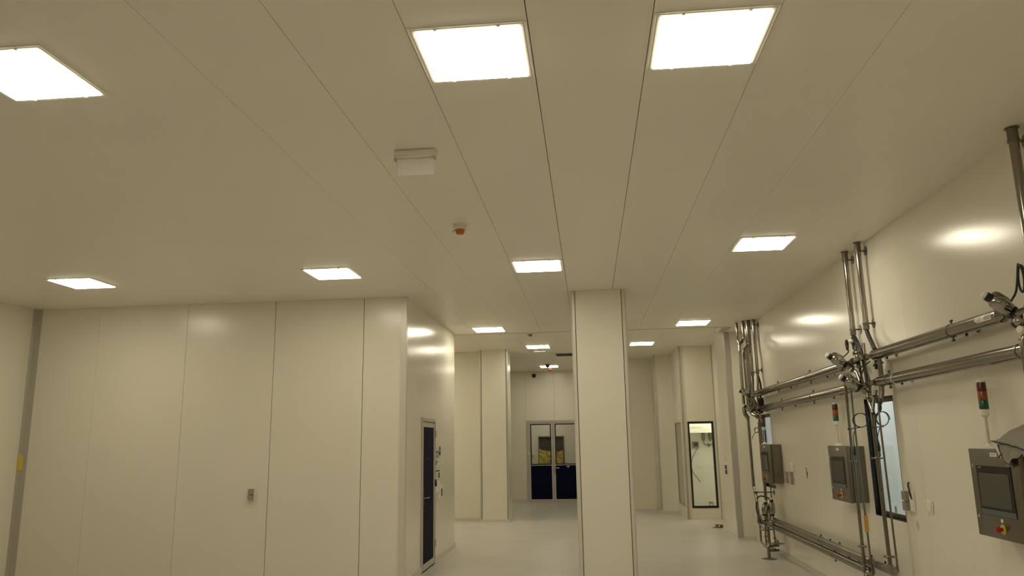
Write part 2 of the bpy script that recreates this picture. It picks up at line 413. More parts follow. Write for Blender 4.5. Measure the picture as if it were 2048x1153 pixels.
lights = [
    (-2.955, 3.525, CE, 'square ceiling light cut off by the left edge of the photo'),
    (-0.525, 3.615, CE, 'large square ceiling light at top centre, left of its neighbour'),
    (0.672, 3.625, CE, 'large square ceiling light at top right of centre'),
    (-0.527, 8.545, CE, 'square ceiling light in front of the big middle column, above its left side'),
    (1.870, 7.915, CE, 'square ceiling light nearest the right wall pipes'),
    (-6.085, 8.525, CE, 'square ceiling light over the far left corner'),
    (-2.947, 8.530, CE, 'square ceiling light above the wing wall near its corner'),
    (-1.728, 13.43, CE, 'square ceiling light near the end of the wing, just before the ceiling step'),
    (1.862, 13.385, CE, 'square ceiling light above the right pilaster, just before the ceiling step'),
    (-1.128, 17.75, CF, 'square ceiling light beyond the ceiling step, above the double door approach'),
    (1.275, 17.70, CF, 'square ceiling light beyond the ceiling step, right of the middle column'),
    (-1.120, 22.6, CF, 'square ceiling light farthest away, partly hidden by a dark dome'),
    (-3.95, 16.9, CF, 'unseen ceiling light added for brightness behind the wing, nearer the far column'),  # this and the next: unseen panels added to brighten the far left wall
    (-5.3, 16.9, CF, 'unseen ceiling light added for brightness behind the wing, farther from the column'),
    (-2.955, -1.4, CE, 'unseen ceiling light added for brightness behind the camera, second row from left'),  # this and the next two: unseen panels added to light the near hall
    (-0.525, -1.4, CE, 'unseen ceiling light added for brightness behind the camera, middle row'),
    (1.870, -1.4, CE, 'unseen ceiling light added for brightness behind the camera, right row'),
]
L0 = make_light(*lights[0])
for x, y, z, lb in lights[1:]: dup(L0, (x, y, z), label=lb)

# unseen lamps added to brighten the rooms behind the glass
def area(name, loc, size, power, col):
    l = bpy.data.lights.new(name, 'AREA'); l.shape = 'RECTANGLE'; l.size, l.size_y = size; l.energy = power; l.color = col
    o = bpy.data.objects.new(name, l); o.location = loc; COL.objects.link(o); return o
area('corridor_fill_lamp', (3.7, 8.3, 2.88), (0.6, 3.0), 33, (0.95, 0.98, 0.98))
area('corridor_fill_lamp', (3.7, 12.6, 2.88), (0.6, 3.0), 33, (0.95, 0.98, 0.98))
area('booth_fill_lamp', (3.0, 19.2, 2.98), (0.7, 0.7), 27, (1.0, 0.96, 0.80))
area('rear_room_fill_lamp', (-1.4, 25.3, 3.18), (0.6, 0.6), 19, (1.0, 0.92, 0.74))

# ------------------------------------------------------------------ ceiling devices
# blank exit sign unit
cx, cy = -1.128, 4.89
o = thing('exit_sign', (cx, cy, CE), 'blank white hanging exit sign on a box base, left of centre on the ceiling', 'sign')
b = MB(); b.box((cx - .143, cy - .045, CE - .048), (cx + .143, cy + .06, CE - .001), .012, 2); b.build('base_box', 'white', o)
MB().box((cx - .135, cy - .048, CE - .056), (cx + .135, cy + .055, CE - .046), .003).build('lens_strip', 'white', o)
for x in (-.12, -.1, .1, .12):
    MB().lathe((cx + x, cy - .0455, CE - .028), (0, -1, 0), [(.006, 0), (.005, .002), (0, .002)], 10).build('screw_cover', 'white', o)
for s in (-1, 1):
    MB().box((cx + s * .138 - .006, cy - .03, CE - .075), (cx + s * .138 + .006, cy + .0, CE - .035), .002).build('clip', 'alu', o)
MB().box((cx - .128, cy - .012, CE - .178), (cx + .132, cy - .004, CE - .055), .004).build('sign_panel', 'sign', o)
# smoke detectors with dust caps
def detector(x, y, z, r, label, capm='orange'):
    o = thing('smoke_detector', (x, y, z), label, 'smoke detector')
    MB().lathe((x, y, z - .0005), (0, 0, -1), [(r, 0), (r * 1.02, .008), (r * 1.0, .022), (r * .96, .024)], 32).build('base', 'white', o)
    MB().lathe((x, y, z - .0245), (0, 0, -1), [(r * .9, 0), (r * 1.0, .004), (r * .97, .018), (r * .80, .024)], 32).build('body', 'white', o)
    c = MB().lathe((x, y, z - .047), (0, 0, -1), [(r * .66, 0), (r * .72, .003), (r * .66, .03), (r * .56, .042), (0, .047)], 32).build('dust_cap', capm, o)
    MB().tube([(x - r * .66, y - .01, z - .055), (x - r * 1.0, y - .012, z - .057), (x - r * 1.02, y - .012, z - .075)], .003, .004, 8).build('pull_tab', capm, c)
    return o
detector(-1.126, 6.73, CE, .062, 'white smoke detector with orange dust cap on the near ceiling')
detector(-1.125, 15.25, CF, .060, 'orange capped smoke detector peeking out just beyond the ceiling step')
detector(-1.128, 23.2, CF, .075, 'red capped detector on the ceiling in front of the double door', 'redcap')
o = thing('dome_camera', (-1.13, 21.9, CF), 'dark dome hanging in front of the farthest ceiling light', 'camera')
MB().lathe((-1.13, 21.9, CF - .0005), (0, 0, -1), [(.075, 0), (.075, .03), (.06, .035)], 24).build('base', 'greybox', o)
MB().lathe((-1.13, 21.9, CF - .036), (0, 0, -1), [(.058, 0), (.05, .04), (.03, .06), (0, .068)], 24).build('dome', 'black', o)
o = thing('wall_camera', (-1.68, 24.1, 3.82), 'small black camera high on the end wall above the double door', 'camera')
MB().box((-1.74, 24.06, 3.86), (-1.62, 24.0995, 3.93), .006).build('bracket', 'white', o)
MB().lathe((-1.68, 24.05, 3.865), (0, -.25, -1), [(.06, -.02), (.065, .0), (.06, .05), (.035, .08), (0, .09)], 24).build('dome', 'black', o)
cx, cy = -1.13, 18.35
o = thing('exit_sign', (cx, cy, CF), 'thin white exit sign bar just behind the light beyond the ceiling step', 'sign')
MB().box((cx - .03, cy - .02, CF - .03), (cx + .03, cy + .02, CF - .001), .004).build('base_box', 'greybox', o)
MB().box((cx - .14, cy - .02, CF - .055), (cx + .14, cy + .02, CF - .03), .004).build('lens_strip', 'sign', o)
o = thing('ceiling_vent', (-0.45, 19.55, CF), 'dark slatted vent in the far ceiling beside the middle column', 'vent')
MB().ring_rect(2, 0, (-.80, 19.2), (-.15, 19.85), .03, (CF - .012, CF - .0005)).build('frame', 'alu_grey', o, smooth=False)
for k in range(9):
    yy = 19.25 + k * .065
    MB().prism([(-.77, yy, CF - .003), (-.77, yy + .05, CF - .011), (-.77, yy + .052, CF - .009), (-.77, yy + .002, CF - .001)], (.59, 0, 0)).build('slat', 'vent', o, smooth=False)
MB().box((-.77, 19.23, CF - .0008), (-.18, 19.82, CF - .0002)).build('backing', 'black', o, smooth=False)
tag(MB().lathe((-0.522, 9.17, CE - .0005), (0, 0, -1), [(.075, 0), (.07, .006), (.05, .009), (0, .011)], 28).build('ceiling_blanking_disc', 'ceil'), 'small round blanking cap in the ceiling in front of the middle column', 'cap')

# ------------------------------------------------------------------ doors
# navy door in the wing side wall  (plane x=-2.44, y 11.13..12.10)
d = thing('door_1', (-2.47, 11.61, 0), 'navy door with grey metal frame in the wing side wall', 'door', kind='structure')
y0, y1, zt = 11.112, 12.118, 2.178
MB().ring_rect(0, 0, (y0, 0.0), (y1, zt), (.05, .05, .0, .055), (-2.495, -2.425)).build('door_frame', 'alu_grey', d, smooth=False)
lf = MB().ring_rect(0, 0, (y0 + .052, .012), (y1 - .052, zt - .058), (.075, .075, .09, .075), (-2.475, -2.432)).build('door_leaf', 'alu_grey', d, smooth=False)
MB().box((-2.47, y0 + .127, .102), (-2.436, y1 - .127, zt - .133)).build('navy_panel', 'navy', lf, smooth=False)
MB().box((-2.4318, y0 + .053, zt - .062), (-2.4245, y1 - .053, zt - .052)).build('shadow_gap', 'black', d, smooth=False)
b = MB(); b.box((-2.432, 11.20, .90), (-2.424, 11.245, 1.14), .003); b.lathe((-2.424, 11.222, 1.03), (1, 0, 0), [(.012, 0), (.010, .045)], 16); b.tube([(-2.379, 11.222, 1.03), (-2.372, 11.26, 1.03), (-2.372, 11.36, 1.028)], .009, .01, 12)
b.build('handle', 'chrome', lf)
MB().lathe((-2.424, 11.222, .955), (1, 0, 0), [(.011, 0), (.010, .006), (0, .007)], 14).build('key_cylinder', 'chrome', lf)
for z in (.30, 1.20, 1.95):
    b = MB(); b.rcyl((-2.42, y1 - .035, z - .05), (-2.42, y1 - .035, z + .05), .014); b.box((-2.425, y1 - .07, z - .035), (-2.419, y1 + .0, z + .035))
    b.build('hinge', 'black' if z == 1.20 else 'alu', d)
MB().lathe((-2.436, 11.55, 1.58), (1, 0, 0), [(.012, 0), (.010, .003), (0, .004)], 14).build('peephole', 'chrome', lf)

# papers beside the door
def notice(y0, y1, z0, z1, label, marks, curl=.012):
    x = -2.4385
    o = thing('paper_notice', (x, (y0 + y1) / 2, z0), label, 'notice', 'paper notices beside the wing door')
    b = MB(); n = 8; rows = []
    for i in range(n + 1):
        t = i / n; yy = y0 + (y1 - y0) * t; dx = curl * (t ** 3)
        rows.append((b.bm.verts.new((x + dx, yy, z0)), b.bm.verts.new((x + dx, yy, z1))))
    for p, q in zip(rows, rows[1:]): b.bm.faces.new((p[0], q[0], q[1], p[1]))
    b.build('sheet', 'paper', o)
    for (ya, yb, za, zb, m) in marks:
        b = MB(); rows = []
        for i in range(5):
            t = ya + (yb - ya) * i / 4; dx = curl * t ** 3 + .0015
            yy = y0 + (y1 - y0) * t
            rows.append((b.bm.verts.new((x + dx, yy, z0 + (z1 - z0) * za)), b.bm.verts.new((x + dx, yy, z0 + (z1 - z0) * zb))))
        for p, q in zip(rows, rows[1:]): b.bm.faces.new((p[0], q[0], q[1], p[1]))
        b.build('printed_block', m, o)
    return o
notice(12.34, 12.54, 1.605, 1.765, 'dark printed notice, topmost beside the navy wing door', [(.30, .95, .05, .45, 'ink'), (.35, .95, .5, .95, 'inkblue')])
notice(12.16, 12.33, 1.56, 1.70, 'small notice with four grey blocks, left below the topmost one', [(.08, .45, .55, .92, 'inkblue'), (.55, .95, .55, .92, 'inkblue'), (.08, .45, .08, .45, 'greybox'), (.55, .95, .1, .45, 'inkblue')])
notice(12.155, 12.42, 1.455, 1.55, 'white notice with one grey rectangle, beside the navy wing door', [(.08, .5, .12, .85, 'inkblue'), (.62, .82, .45, .8, 'greybox')])
notice(12.17, 12.49, 1.25, 1.39, 'notice with black bent bar, middle of the wall beside the navy wing door', [(.05, .92, .78, .95, 'ink'), (.62, .92, .05, .7, 'ink'), (.1, .5, .1, .7, 'smudge')])
notice(12.17, 12.40, 1.04, 1.22, 'white curling sheet with grey block below the bent bar notice', [(.1, .45, .5, .95, 'inkblue')], .03)
notice(12.42, 12.62, .94, 1.16, 'lowest white sheet with narrow dark bar beside the navy wing door', [(.75, .95, .1, .65, 'ink'), (.1, .4, .3, .95, 'smudge')], .03)

# navy double door at the far end
d = thing('door_2', (-0.98, 24.1, 0), 'navy double door with glazed upper half at the far end', 'door', kind='structure')
MB().ring_rect(1, 0, (DX0, 0), (DX1, DZ), (.05, .05, 0, .065), (24.07, 24.15)).build('door_frame', 'alu_grey', d, smooth=False)
def leaf(x0, x1, handle):
    w = .055; zt = DZ - .068
    lf = MB().ring_rect(1, 0, (x0, .01), (x1, zt), (w, w, .06, .045), (24.085, 24.13)).build('door_leaf', 'alu_grey', d, smooth=False)
    MB().box((x0 + w, 24.095, .07), (x1 - w, 24.12, 1.075)).build('navy_panel', 'navy', lf, smooth=False)
    MB().box((x0 + w, 24.09, 1.075), (x1 - w, 24.125, 1.095)).build('mid_rail', 'alu_grey', lf, smooth=False)
    MB().ring_rect(1, 0, (x0 + w, 1.095), (x1 - w, zt - .045), .032, (24.09, 24.125)).build('glazing_border', 'frit', lf, smooth=False)
    MB().box((x0 + w + .032, 24.104, 1.127), (x1 - w - .032, 24.11, zt - .077)).build('pane', 'glass_dim', lf, smooth=False)
    if handle:
        b = MB(); b.box((x0 + .012, 24.078, .82), (x0 + .048, 24.086, 1.04), .003); b.tube([(x0 + .03, 24.08, 1.0), (x0 + .03, 24.03, 1.0), (x0 + .17, 24.03, 1.0)], .010, .012, 12); b.lathe((x0 + .03, 24.08, .86), (0, -1, 0), [(.014, 0), (.012, .008), (0, .009)], 12)
        b.build('handle', 'chrome', lf)
        MB().box((x0 + .40, 24.09, 1.015), (x0 + .48, 24.0955, 1.055), .001).build('name_plate', 'alu', lf, smooth=False)
    return lf
leaf(-1.893, -1.138, False)
leaf(-1.130, -0.0, True)
MB().box((-1.138, 24.088, .01), (-1.130, 24.12, DZ - .068)).build('shadow_gap', 'black', d, smooth=False)

# hatch and yellow sheets behind the double door
h = thing('pass_hatch', (-1.31, 26.55, 1.0), 'dark recessed hatch in the wall behind the double door', 'hatch')
MB().ring_rect(1, 0, (HX[0], HX[2]), (HX[1], HX[3]), .03, (26.48, 26.6)).build('frame', 'greybox', h, smooth=False)
b = MB(); b.box((HX[0] + .03, 26.59, HX[2] + .03), (HX[1] - .03, 26.6, HX[3] - .03)); b.build('back', 'dark', h, smooth=False)
MB().box((HX[0] + .42, 26.56, HX[2] + .03), (HX[0] + .46, 26.585, HX[3] - .03)).build('divider', 'dark', h, smooth=False)
def sheet(x0, x1, z0, z1, y, seed, label):
    b = MB(); n, k = 18, 12; g = []
    for i in range(n + 1):
        row = []
        for j in range(k + 1):
            u, v = i / n, j / k; q = V((u * 2.2 + seed, v * 2.6, seed * 1.7))
            top = z1 - .09 * u * (1 if seed < 5 else 0) - .09 * (1 - u) * (1 if seed > 5 else 0) + .03 * noise.noise(V((u * 5, seed, 0)))
            row.append(b.bm.verts.new((x0 + (x1 - x0) * u + .02 * noise.noise(q), y - .05 * noise.noise(q * 1.8) - .03 * abs(math.sin(5 * u + 3 * v + seed)), z0 + (top - z0) * v)))
        g.append(row)
    for i in range(n):
        for j in range(k): b.bm.faces.new((g[i][j], g[i + 1][j], g[i + 1][j + 1], g[i][j + 1]))
    return tag(b.build('plastic_sheet', 'ybag'), label, 'plastic sheet', 'yellow plastic sheets')
sheet(-1.73, -1.30, 1.05, 1.55, 26.40, 1.3, 'crumpled yellow plastic sheet behind the left leaf of the double door')
sheet(-1.30, -0.92, 1.05, 1.50, 26.38, 8.1, 'crumpled yellow plastic sheet behind the right leaf of the double door')
o = thing('light_switch', (-2.28, 26.5, 1.25), 'small grey handle plate on the wall behind the left leaf of the double door', 'switch')
MB().box((-1.98, 26.48, 1.28), (-1.90, 26.4995, 1.42), .004).build('plate', 'white', o)
MB().box((-1.99, 26.44, 1.30), (-1.93, 26.48, 1.35), .006).build('rocker', 'greybox', o)
MB().box((-1.905, 24.06, 1.40), (-1.885, 24.0695, 1.52), .003).build('reader', 'white', d)

# ------------------------------------------------------------------ windows
# right wall windows (recessed, black border)
def win(n, y0, y1, label):
    o = thing('window_%d' % n, (WX, (y0 + y1) / 2, WZ[0]), label, 'window', kind='structure')
    MB().ring_rect(0, 0, (y0 + .0008, WZ[0] + .0008), (y1 - .0008, WZ[1] - .0008), .006, (WX - .001, WX + .10)).build('reveal', 'frit', o, smooth=False)
    MB().ring_rect(0, 0, (y0 + .006, WZ[0] + .006), (y1 - .006, WZ[1] - .006), .045, (WX + .05, WX + .07)).build('black_border', 'frit', o, smooth=False)
    MB().box((WX + .058, y0 + .05, WZ[0] + .05), (WX + .062, y1 - .05, WZ[1] - .05)).build('pane', 'glass', o, smooth=False)
    return o
w = win(1, w2[0], w2[1], 'black bordered window between the middle cabinet and the grey sockets')
MB().box((WX + .052, 8.13, 1.055), (WX + .057, 8.17, 1.12)).build('label_plate', 'greybox', w, smooth=False)
win(2, w1[0], w1[1], 'black bordered window half hidden behind the farthest cabinet')
# booth front window
o = thing('window_3', ((BW[0] + BW[1]) / 2, by0, BW[2]), 'tall black framed window of the bright booth', 'window', kind='structure')
MB().ring_rect(1, 0, (BW[0] + .0005, BW[2] + .0005), (BW[1] - .0005, BW[3] - .0005), (.042, .045, .05, .05), (by0 - .006, by0 + .06)).build('black_frame', 'frit', o, smooth=False)
MB().box((BW[0] + .042, by0 + .02, BW[2] + .05), (BW[1] - .045, by0 + .026, BW[3] - .05)).build('pane', 'glass', o, smooth=False)
lp = MB().box((2.665, by0 + .012, .298), (2.765, by0 + .019, .385), .002).build('label_plate', 'greybox', o, smooth=False); MB().box((2.683, by0 + .009, .304), (2.748, by0 + .0125, .345), .001).build('label_field', 'white', lp, smooth=False)
# booth side window; a pale panel stands in for the reflection in its pane
o = thing('window_4', (bx0, (SW[0] + SW[1]) / 2, SW[2]), 'narrow side window of the booth, with an added pale panel imitating its reflection', 'window', kind='structure')
MB().ring_rect(0, 0, (SW[0], SW[2]), (SW[1], SW[3]), .02, (bx0 + .001, bx0 + .06)).build('frame', 'greybox', o, smooth=False)
MB().box((bx0 + .03, SW[0] + .02, SW[2] + .02), (bx0 + .05, SW[1] - .02, SW[3] - .02)).build('reflection_panel', 'wall', o, smooth=False)
MB().box((bx0 + .012, SW[0] + .02, SW[2] + .02), (bx0 + .016, SW[1] - .02, SW[3] - .02)).build('pane', 'glass', o, smooth=False)

# inside the booth
IY = 19.9
o = thing('control_box', (2.635, IY, 1.57), 'small grey control box with dark screen on the wall inside the booth', 'control box')
MB().box((2.555, IY - .07, 1.575), (2.715, IY - .0005, 1.735), .006).build('housing', 'greybox', o)
MB().box((2.585, IY - .075, 1.62), (2.69, IY - .0695, 1.715), .002).build('screen', 'screen', o, smooth=False)
for x, lb in ((2.835, 'grey cylindrical dispenser left of its pair inside the booth'), (3.0, 'grey cylindrical dispenser at the right edge of the booth window')):
    o = thing('dispenser', (x, IY - .07, 1.72), lb, 'dispenser', 'cylinders on the booth wall')
    MB().lathe((x, IY - .07, 1.95), (0, 0, -1), [(.040, 0), (.042, .01), (.042, .15), (.032, .17), (.02, .185), (.018, .21)], 20).build('cylinder', 'matte_steel', o)
    MB().box((x - .03, IY - .04, 1.80), (x + .03, IY - .0005, 1.93), .003).build('bracket', 'white', o)
o = thing('small_pipe', (2.92, IY - .07, 1.62), 'thin steel pipe with a tap below the cylinders inside the booth', 'pipe')
MB().tube([(2.835, IY - .07, 1.74), (2.845, IY - .07, 1.685), (2.88, IY - .07, 1.655), (3.10, IY - .07, 1.67)], .012, .03, 10).build('tube', 'matte_steel', o)
b = MB(); b.rcyl((2.95, IY - .07, 1.70), (2.95, IY - .07, 1.60), .016); b.rcyl((2.92, IY - .07, 1.635), (2.99, IY - .07, 1.635), .013); b.build('tap', 'matte_steel', o)
tag(MB().tube(catmull([(2.665, IY - .05, 1.56), (2.60, IY - .04, 1.45), (2.53, IY - .03, 1.30), (2.50, IY - .025, 1.15), (2.53, IY - .025, 1.0), (2.62, IY - .02, .87), (2.70, IY - .02, .75)]), .006, 0, 8).build('hanging_cable', 'rubber'), 'thin dark cable hanging from the control box inside the booth', 'cable')
b = MB(); b.prism([(2.585, IY - .004, 1.21), (2.60, IY - .004, 1.17), (2.625, IY - .006, 1.10), (2.70, IY - .006, 1.085), (2.775, IY - .008, 1.10), (2.74, IY - .008, 1.135), (2.68, IY - .006, 1.155), (2.63, IY - .004, 1.165)], (0, .003, 0))
tag(b.build('paper_scrap', 'paper', smooth=False), 'torn white paper scrap taped to the wall inside the booth', 'paper')
o = thing('reflection_box', (3.0, 19.4, 1.97), 'pale box across the top inside the booth, imitating a reflection in the pane', 'panel')  # added box imitates the lighter reflected band at the top of the pane
MB().box((2.3, 19.3, 1.95), (3.8, IY - .001, 2.6)).build('casing', 'roomwhite', o, smooth=False)
MB().box((2.32, 19.296, 2.08), (2.75, 19.3, 2.085)).build('seam_line', 'seam2', o, smooth=False)

# ------------------------------------------------------------------ sockets, switches and marks
def plate(name, axis, c, w, h, t, label, cat, kids, m='white', group=None):
    """plate on a wall: axis 0 -> wall faces -x, axis 1 -> wall faces -y"""
    o = thing(name, c, label, cat, group)
    def bx(u0, u1, z0, z1, d0, d1):
        if axis == 0: return ((c[0] - d1, c[1] + u0, c[2] + z0), (c[0] - d0, c[1] + u1, c[2] + z1))
        return ((c[0] + u0, c[1] - d1, c[2] + z0), (c[0] + u1, c[1] - d0, c[2] + z1))
    MB().box(*bx(-w / 2, w / 2, -h / 2, h / 2, .0005, t), .003).build('plate', m, o)
    for n, u0, u1, z0, z1, d, mm in kids: MB().box(*bx(u0, u1, z0, z1, t - .001, t + d), .002).build(n, mm, o)
    return o
plate('wall_socket', 1, (-4.51, 10.1, 1.175), .078, .156, .012, 'grey double wall socket on the wing front wall', 'socket',
      [('socket_cover', -.036, .036, .006, .074, .035, 'greybox'), ('socket_cover', -.036, .036, -.074, -.006, .035, 'greybox')])
plate('wall_socket', 0, (WX, 12.03, 1.222), .13, .20, .014, 'white double socket, left one of the pair beside the farthest cabinet', 'socket',
      [('socket_cover', -.045, .045, .008, .085, .03, 'greybox'), ('socket_cover', -.045, .045, -.085, -.008, .03, 'greybox')], group='white sockets by the farthest cabinet')
plate('wall_socket', 0, (WX, 11.76, 1.222), .15, .21, .014, 'white double socket, right one of the pair below the small white box', 'socket',
      [('socket_cover', -.05, .05, .008, .09, .03, 'greybox'), ('socket_cover', -.05, .05, -.09, -.008, .03, 'greybox')], group='white sockets by the farthest cabinet')
plate('light_switch', 0, (WX, 11.68, 1.385), .11, .12, .03, 'small white switch box above the pair of white sockets', 'switch', [('rocker', -.035, .035, -.035, .035, .006, 'white')])
plate('wall_socket', 0, (WX, 7.60, 1.21), .19, .19, .014, 'grey double socket box beside the black bordered window', 'socket',
      [('socket_cover', -.0, .085, .006, .088, .04, 'greybox'), ('socket_cover', -.0, .085, -.088, -.006, .04, 'greybox'), ('blank_cover', -.085, -.01, -.085, .085, .008, 'white')])
plate('light_switch', 0, (WX, 7.19, 1.19), .10, .11, .012, 'white wall switch right of the grey socket box', 'switch', [('rocker', -.035, .035, -.04, .04, .008, 'white')])
plate('light_switch', 0, (2.62, 15.55, 1.43), .10, .10, .015, 'round cornered white switch on the pilaster side above the socket', 'switch', [('rocker', -.035, .035, -.035, .035, .008, 'white')])
plate('wall_socket', 0, (2.62, 15.45, 1.215), .16, .19, .014, 'white double socket on the pilaster side below the white switch', 'socket',
      [('socket_cover', -.05, .05, .008, .085, .02, 'dark'), ('socket_cover', -.05, .05, -.085, -.008, .02, 'dark')])
plate('light_switch', 0, (1.73, 21.0, 1.33), .10, .09, .015, 'small white switch on the far slim column', 'switch', [('rocker', -.035, .035, -.03, .03, .008, 'white')])
plate('wall_socket', 0, (1.73, 20.95, 1.16), .12, .16, .014, 'white socket on the far slim column below the switch', 'socket', [('socket_cover', -.04, .04, .0, .06, .02, 'white'), ('socket_cover', -.04, .04, -.07, -.01, .02, 'white')])
tag(MB().tube(catmull([(WX - .006, 7.60, 1.375), (WX - .02, 7.585, 1.36), (WX - .03, 7.55, 1.32), (WX - .03, 7.535, 1.27), (WX - .02, 7.53, 1.23)]), .008, 0, 8).build('short_cable', 'rubber'), 'short black cable end above the grey socket box', 'cable')
b = MB()
b.prism([(WX - .002, 11.06, 1.395), (WX - .002, 11.04, 1.40), (WX - .002, 11.02, 1.34), (WX - .002, 10.985, 1.33), (WX - .002, 10.99, 1.30), (WX - .002, 11.01, 1.255), (WX - .002, 11.04, 1.25), (WX - .002, 11.03, 1.29), (WX - .002, 11.05, 1.31), (WX - .002, 11.045, 1.345)], (.0015, 0, 0))
tag(b.build('tape_piece', 'btape', smooth=False), 'scrap of dark blue tape on the right wall', 'tape')
def blob(x, y, z, w, h, seed, m, name, label, cat):
    b = MB(); pts = []
    for k in range(18):
        a = 2 * PI * k / 18; r = 1 + .35 * noise.noise(V((math.cos(a) * 1.5 + seed, math.sin(a) * 1.5, seed)))
        pts.append((x, y + w / 2 * r * math.cos(a), z + h / 2 * r * math.sin(a)))
    b.prism(pts, (.0008, 0, 0)); return tag(b.build(name, m, smooth=False), label, cat)
blob(WX - .0012, 12.60, .88, .14, .11, 3.3, 'stain', 'wall_stain', 'faint orange smear on the wall below the farthest cabinet', 'stain')
blob(WX - .0012, 7.52, 1.005, .06, .08, 5.1, 'smudge', 'wall_stain', 'small grey scuff on the wall below the grey socket box', 'stain')
tag(MB().prism([(-7.87, 10.050, 1.53), (-7.815, 10.078, 1.53), (-7.815, 10.078, 1.75), (-7.87, 10.050, 1.75)], (.003, -.004, 0)).build('tape_piece', 'ytape', smooth=False), 'strip of yellow tape on the far left corner trim', 'tape')

# ------------------------------------------------------------------ control cabinets and signal towers
CX = 2.74
def cabinet(y0, label):
    y1 = y0 + .645; z0, z1 = 1.105, 1.703
    o = thing('control_cabinet', (WX, (y0 + y1) / 2, z0), label, 'control cabinet', 'steel control cabinets on the right wall')
    MB().box((CX + .045, y0 + .004, z0 + .004), (WX - .001, y1 - .004, z1 - .004), .004).build('body', 'brushed_side', o)
    MB().box((CX + .036, y0 + .010, z0 + .010), (CX + .0449, y1 - .010, z1 - .010)).build('door_gasket', 'black', o, smooth=False)
    dr = MB().box((CX, y0, z0), (CX + .036, y1, z1), .004, 2).build('door', 'brushed', o)
    # screen panel
    MB().box((CX - .006, y0 + .10, z0 + .150), (CX - .0003, y1 - .09, z1 - .115), .003).build('screen_bezel', 'bezel', dr)
    MB().box((CX - .0075, y0 + .135, z0 + .205), (CX - .0055, y1 - .115, z1 - .165), .0005).build('screen', 'screen', dr, smooth=False)
    MB().box((CX - .0075, y0 + .10, z0 + .152), (CX - .0055, y1 - .10, z0 + .188), .0005).build('button_strip', 'bluegrey', dr, smooth=False)
    MB().box((CX - .0078, y1 - .16, z1 - .132), (CX - .0055, y1 - .125, z1 - .125)).build('bezel_mark', 'alu', dr, smooth=False)
    # name plate with an illegible dark line
    b = MB(); b.box((CX - .002, y0 + .255, z1 - .052), (CX - .0002, y0 + .345, z1 - .026), .0008); pl = b.build('name_plate', 'white', dr, smooth=False)
    b = MB()
    for k in range(5): b.box((CX - .0026, y0 + .268 + k * .0135, z1 - .043), (CX - .0019, y0 + .277 + k * .0135, z1 - .034))
    b.build('engraving', 'greybox', pl, smooth=False)
    for z in (z0 + .13, z1 - .12):
        MB().lathe((CX, y1 - .035, z), (-1, 0, 0), [(.011, 0), (.010, .003), (.004, .004), (0, .004)], 14).build('door_lock', 'alu', dr)
    # emergency stop
    yc = y0 + .30; zc = z0 + .068
    MB().lathe((CX, yc, zc), (-1, 0, 0), [(.034, 0), (.034, .003), (.026, .006)], 24).build('estop_ring', 'yellow', dr)
    MB().lathe((CX - .006, yc, zc), (-1, 0, 0), [(.013, 0), (.013, .022), (.021, .026), (.022, .036), (.018, .044), (0, .047)], 24).build('estop_button', 'estop', dr)
    MB().box((CX - .003, yc - .013, zc + .044), (CX - .0002, yc + .013, zc + .066), .0008).build('estop_label', 'white', dr, smooth=False)
    return o
cab = cabinet(5.33, 'steel control cabinet nearest the camera, at the right edge with a cloth on top')
dup(cab, (WX, 8.69 + .3225, 1.105), label='middle steel control cabinet left of the black bordered window')
dup(cab, (WX, 12.33 + .3225, 1.105), label='farthest steel control cabinet beside the white sockets')
CT = 1.703
def tower(x, y, label):
    o = thing('signal_tower', (x, y, CT), label, 'signal light', 'signal towers on the control cabinets')
    MB().lathe((x, y, CT + .0005), (0, 0, 1), [(.052, 0), (.050, .006), (.03, .016), (.016, .028), (.013, .034)], 24).build('foot', 'white', o)
    MB().cyl((x, y, CT + .03), (x, y, CT + .225), .0095, seg=16).build('pole', 'alu_pale', o)
    MB().lathe((x, y, CT + .222), (0, 0, 1), [(.018, 0), (.029, .012), (.030, .052), (.027, .054)], 24).build('socket', 'white', o)
    for k, m in enumerate(('green', 'amber', 'red')):
        z = CT + .277 + k * .064
        MB().lathe((x, y, z), (0, 0, 1), [(.029, 0), (.031, .002), (.031, .060), (.029, .0635)], 28).build('lens', m, o)
    MB().lathe((x, y, CT + .469), (0, 0, 1), [(.030, 0), (.030, .010), (.024, .016), (0, .018)], 24).build('cap', 'white', o)
    return o
tw = tower(2.835, 5.86, 'signal tower with red, amber and green lenses on the cabinet nearest the camera')
dup(tw, (2.835, 9.24, CT), label='signal tower with red, amber and green lenses on the middle cabinet')
dup(tw, (2.80, 12.85, CT), label='signal tower with red, amber and green lenses on the farthest cabinet')

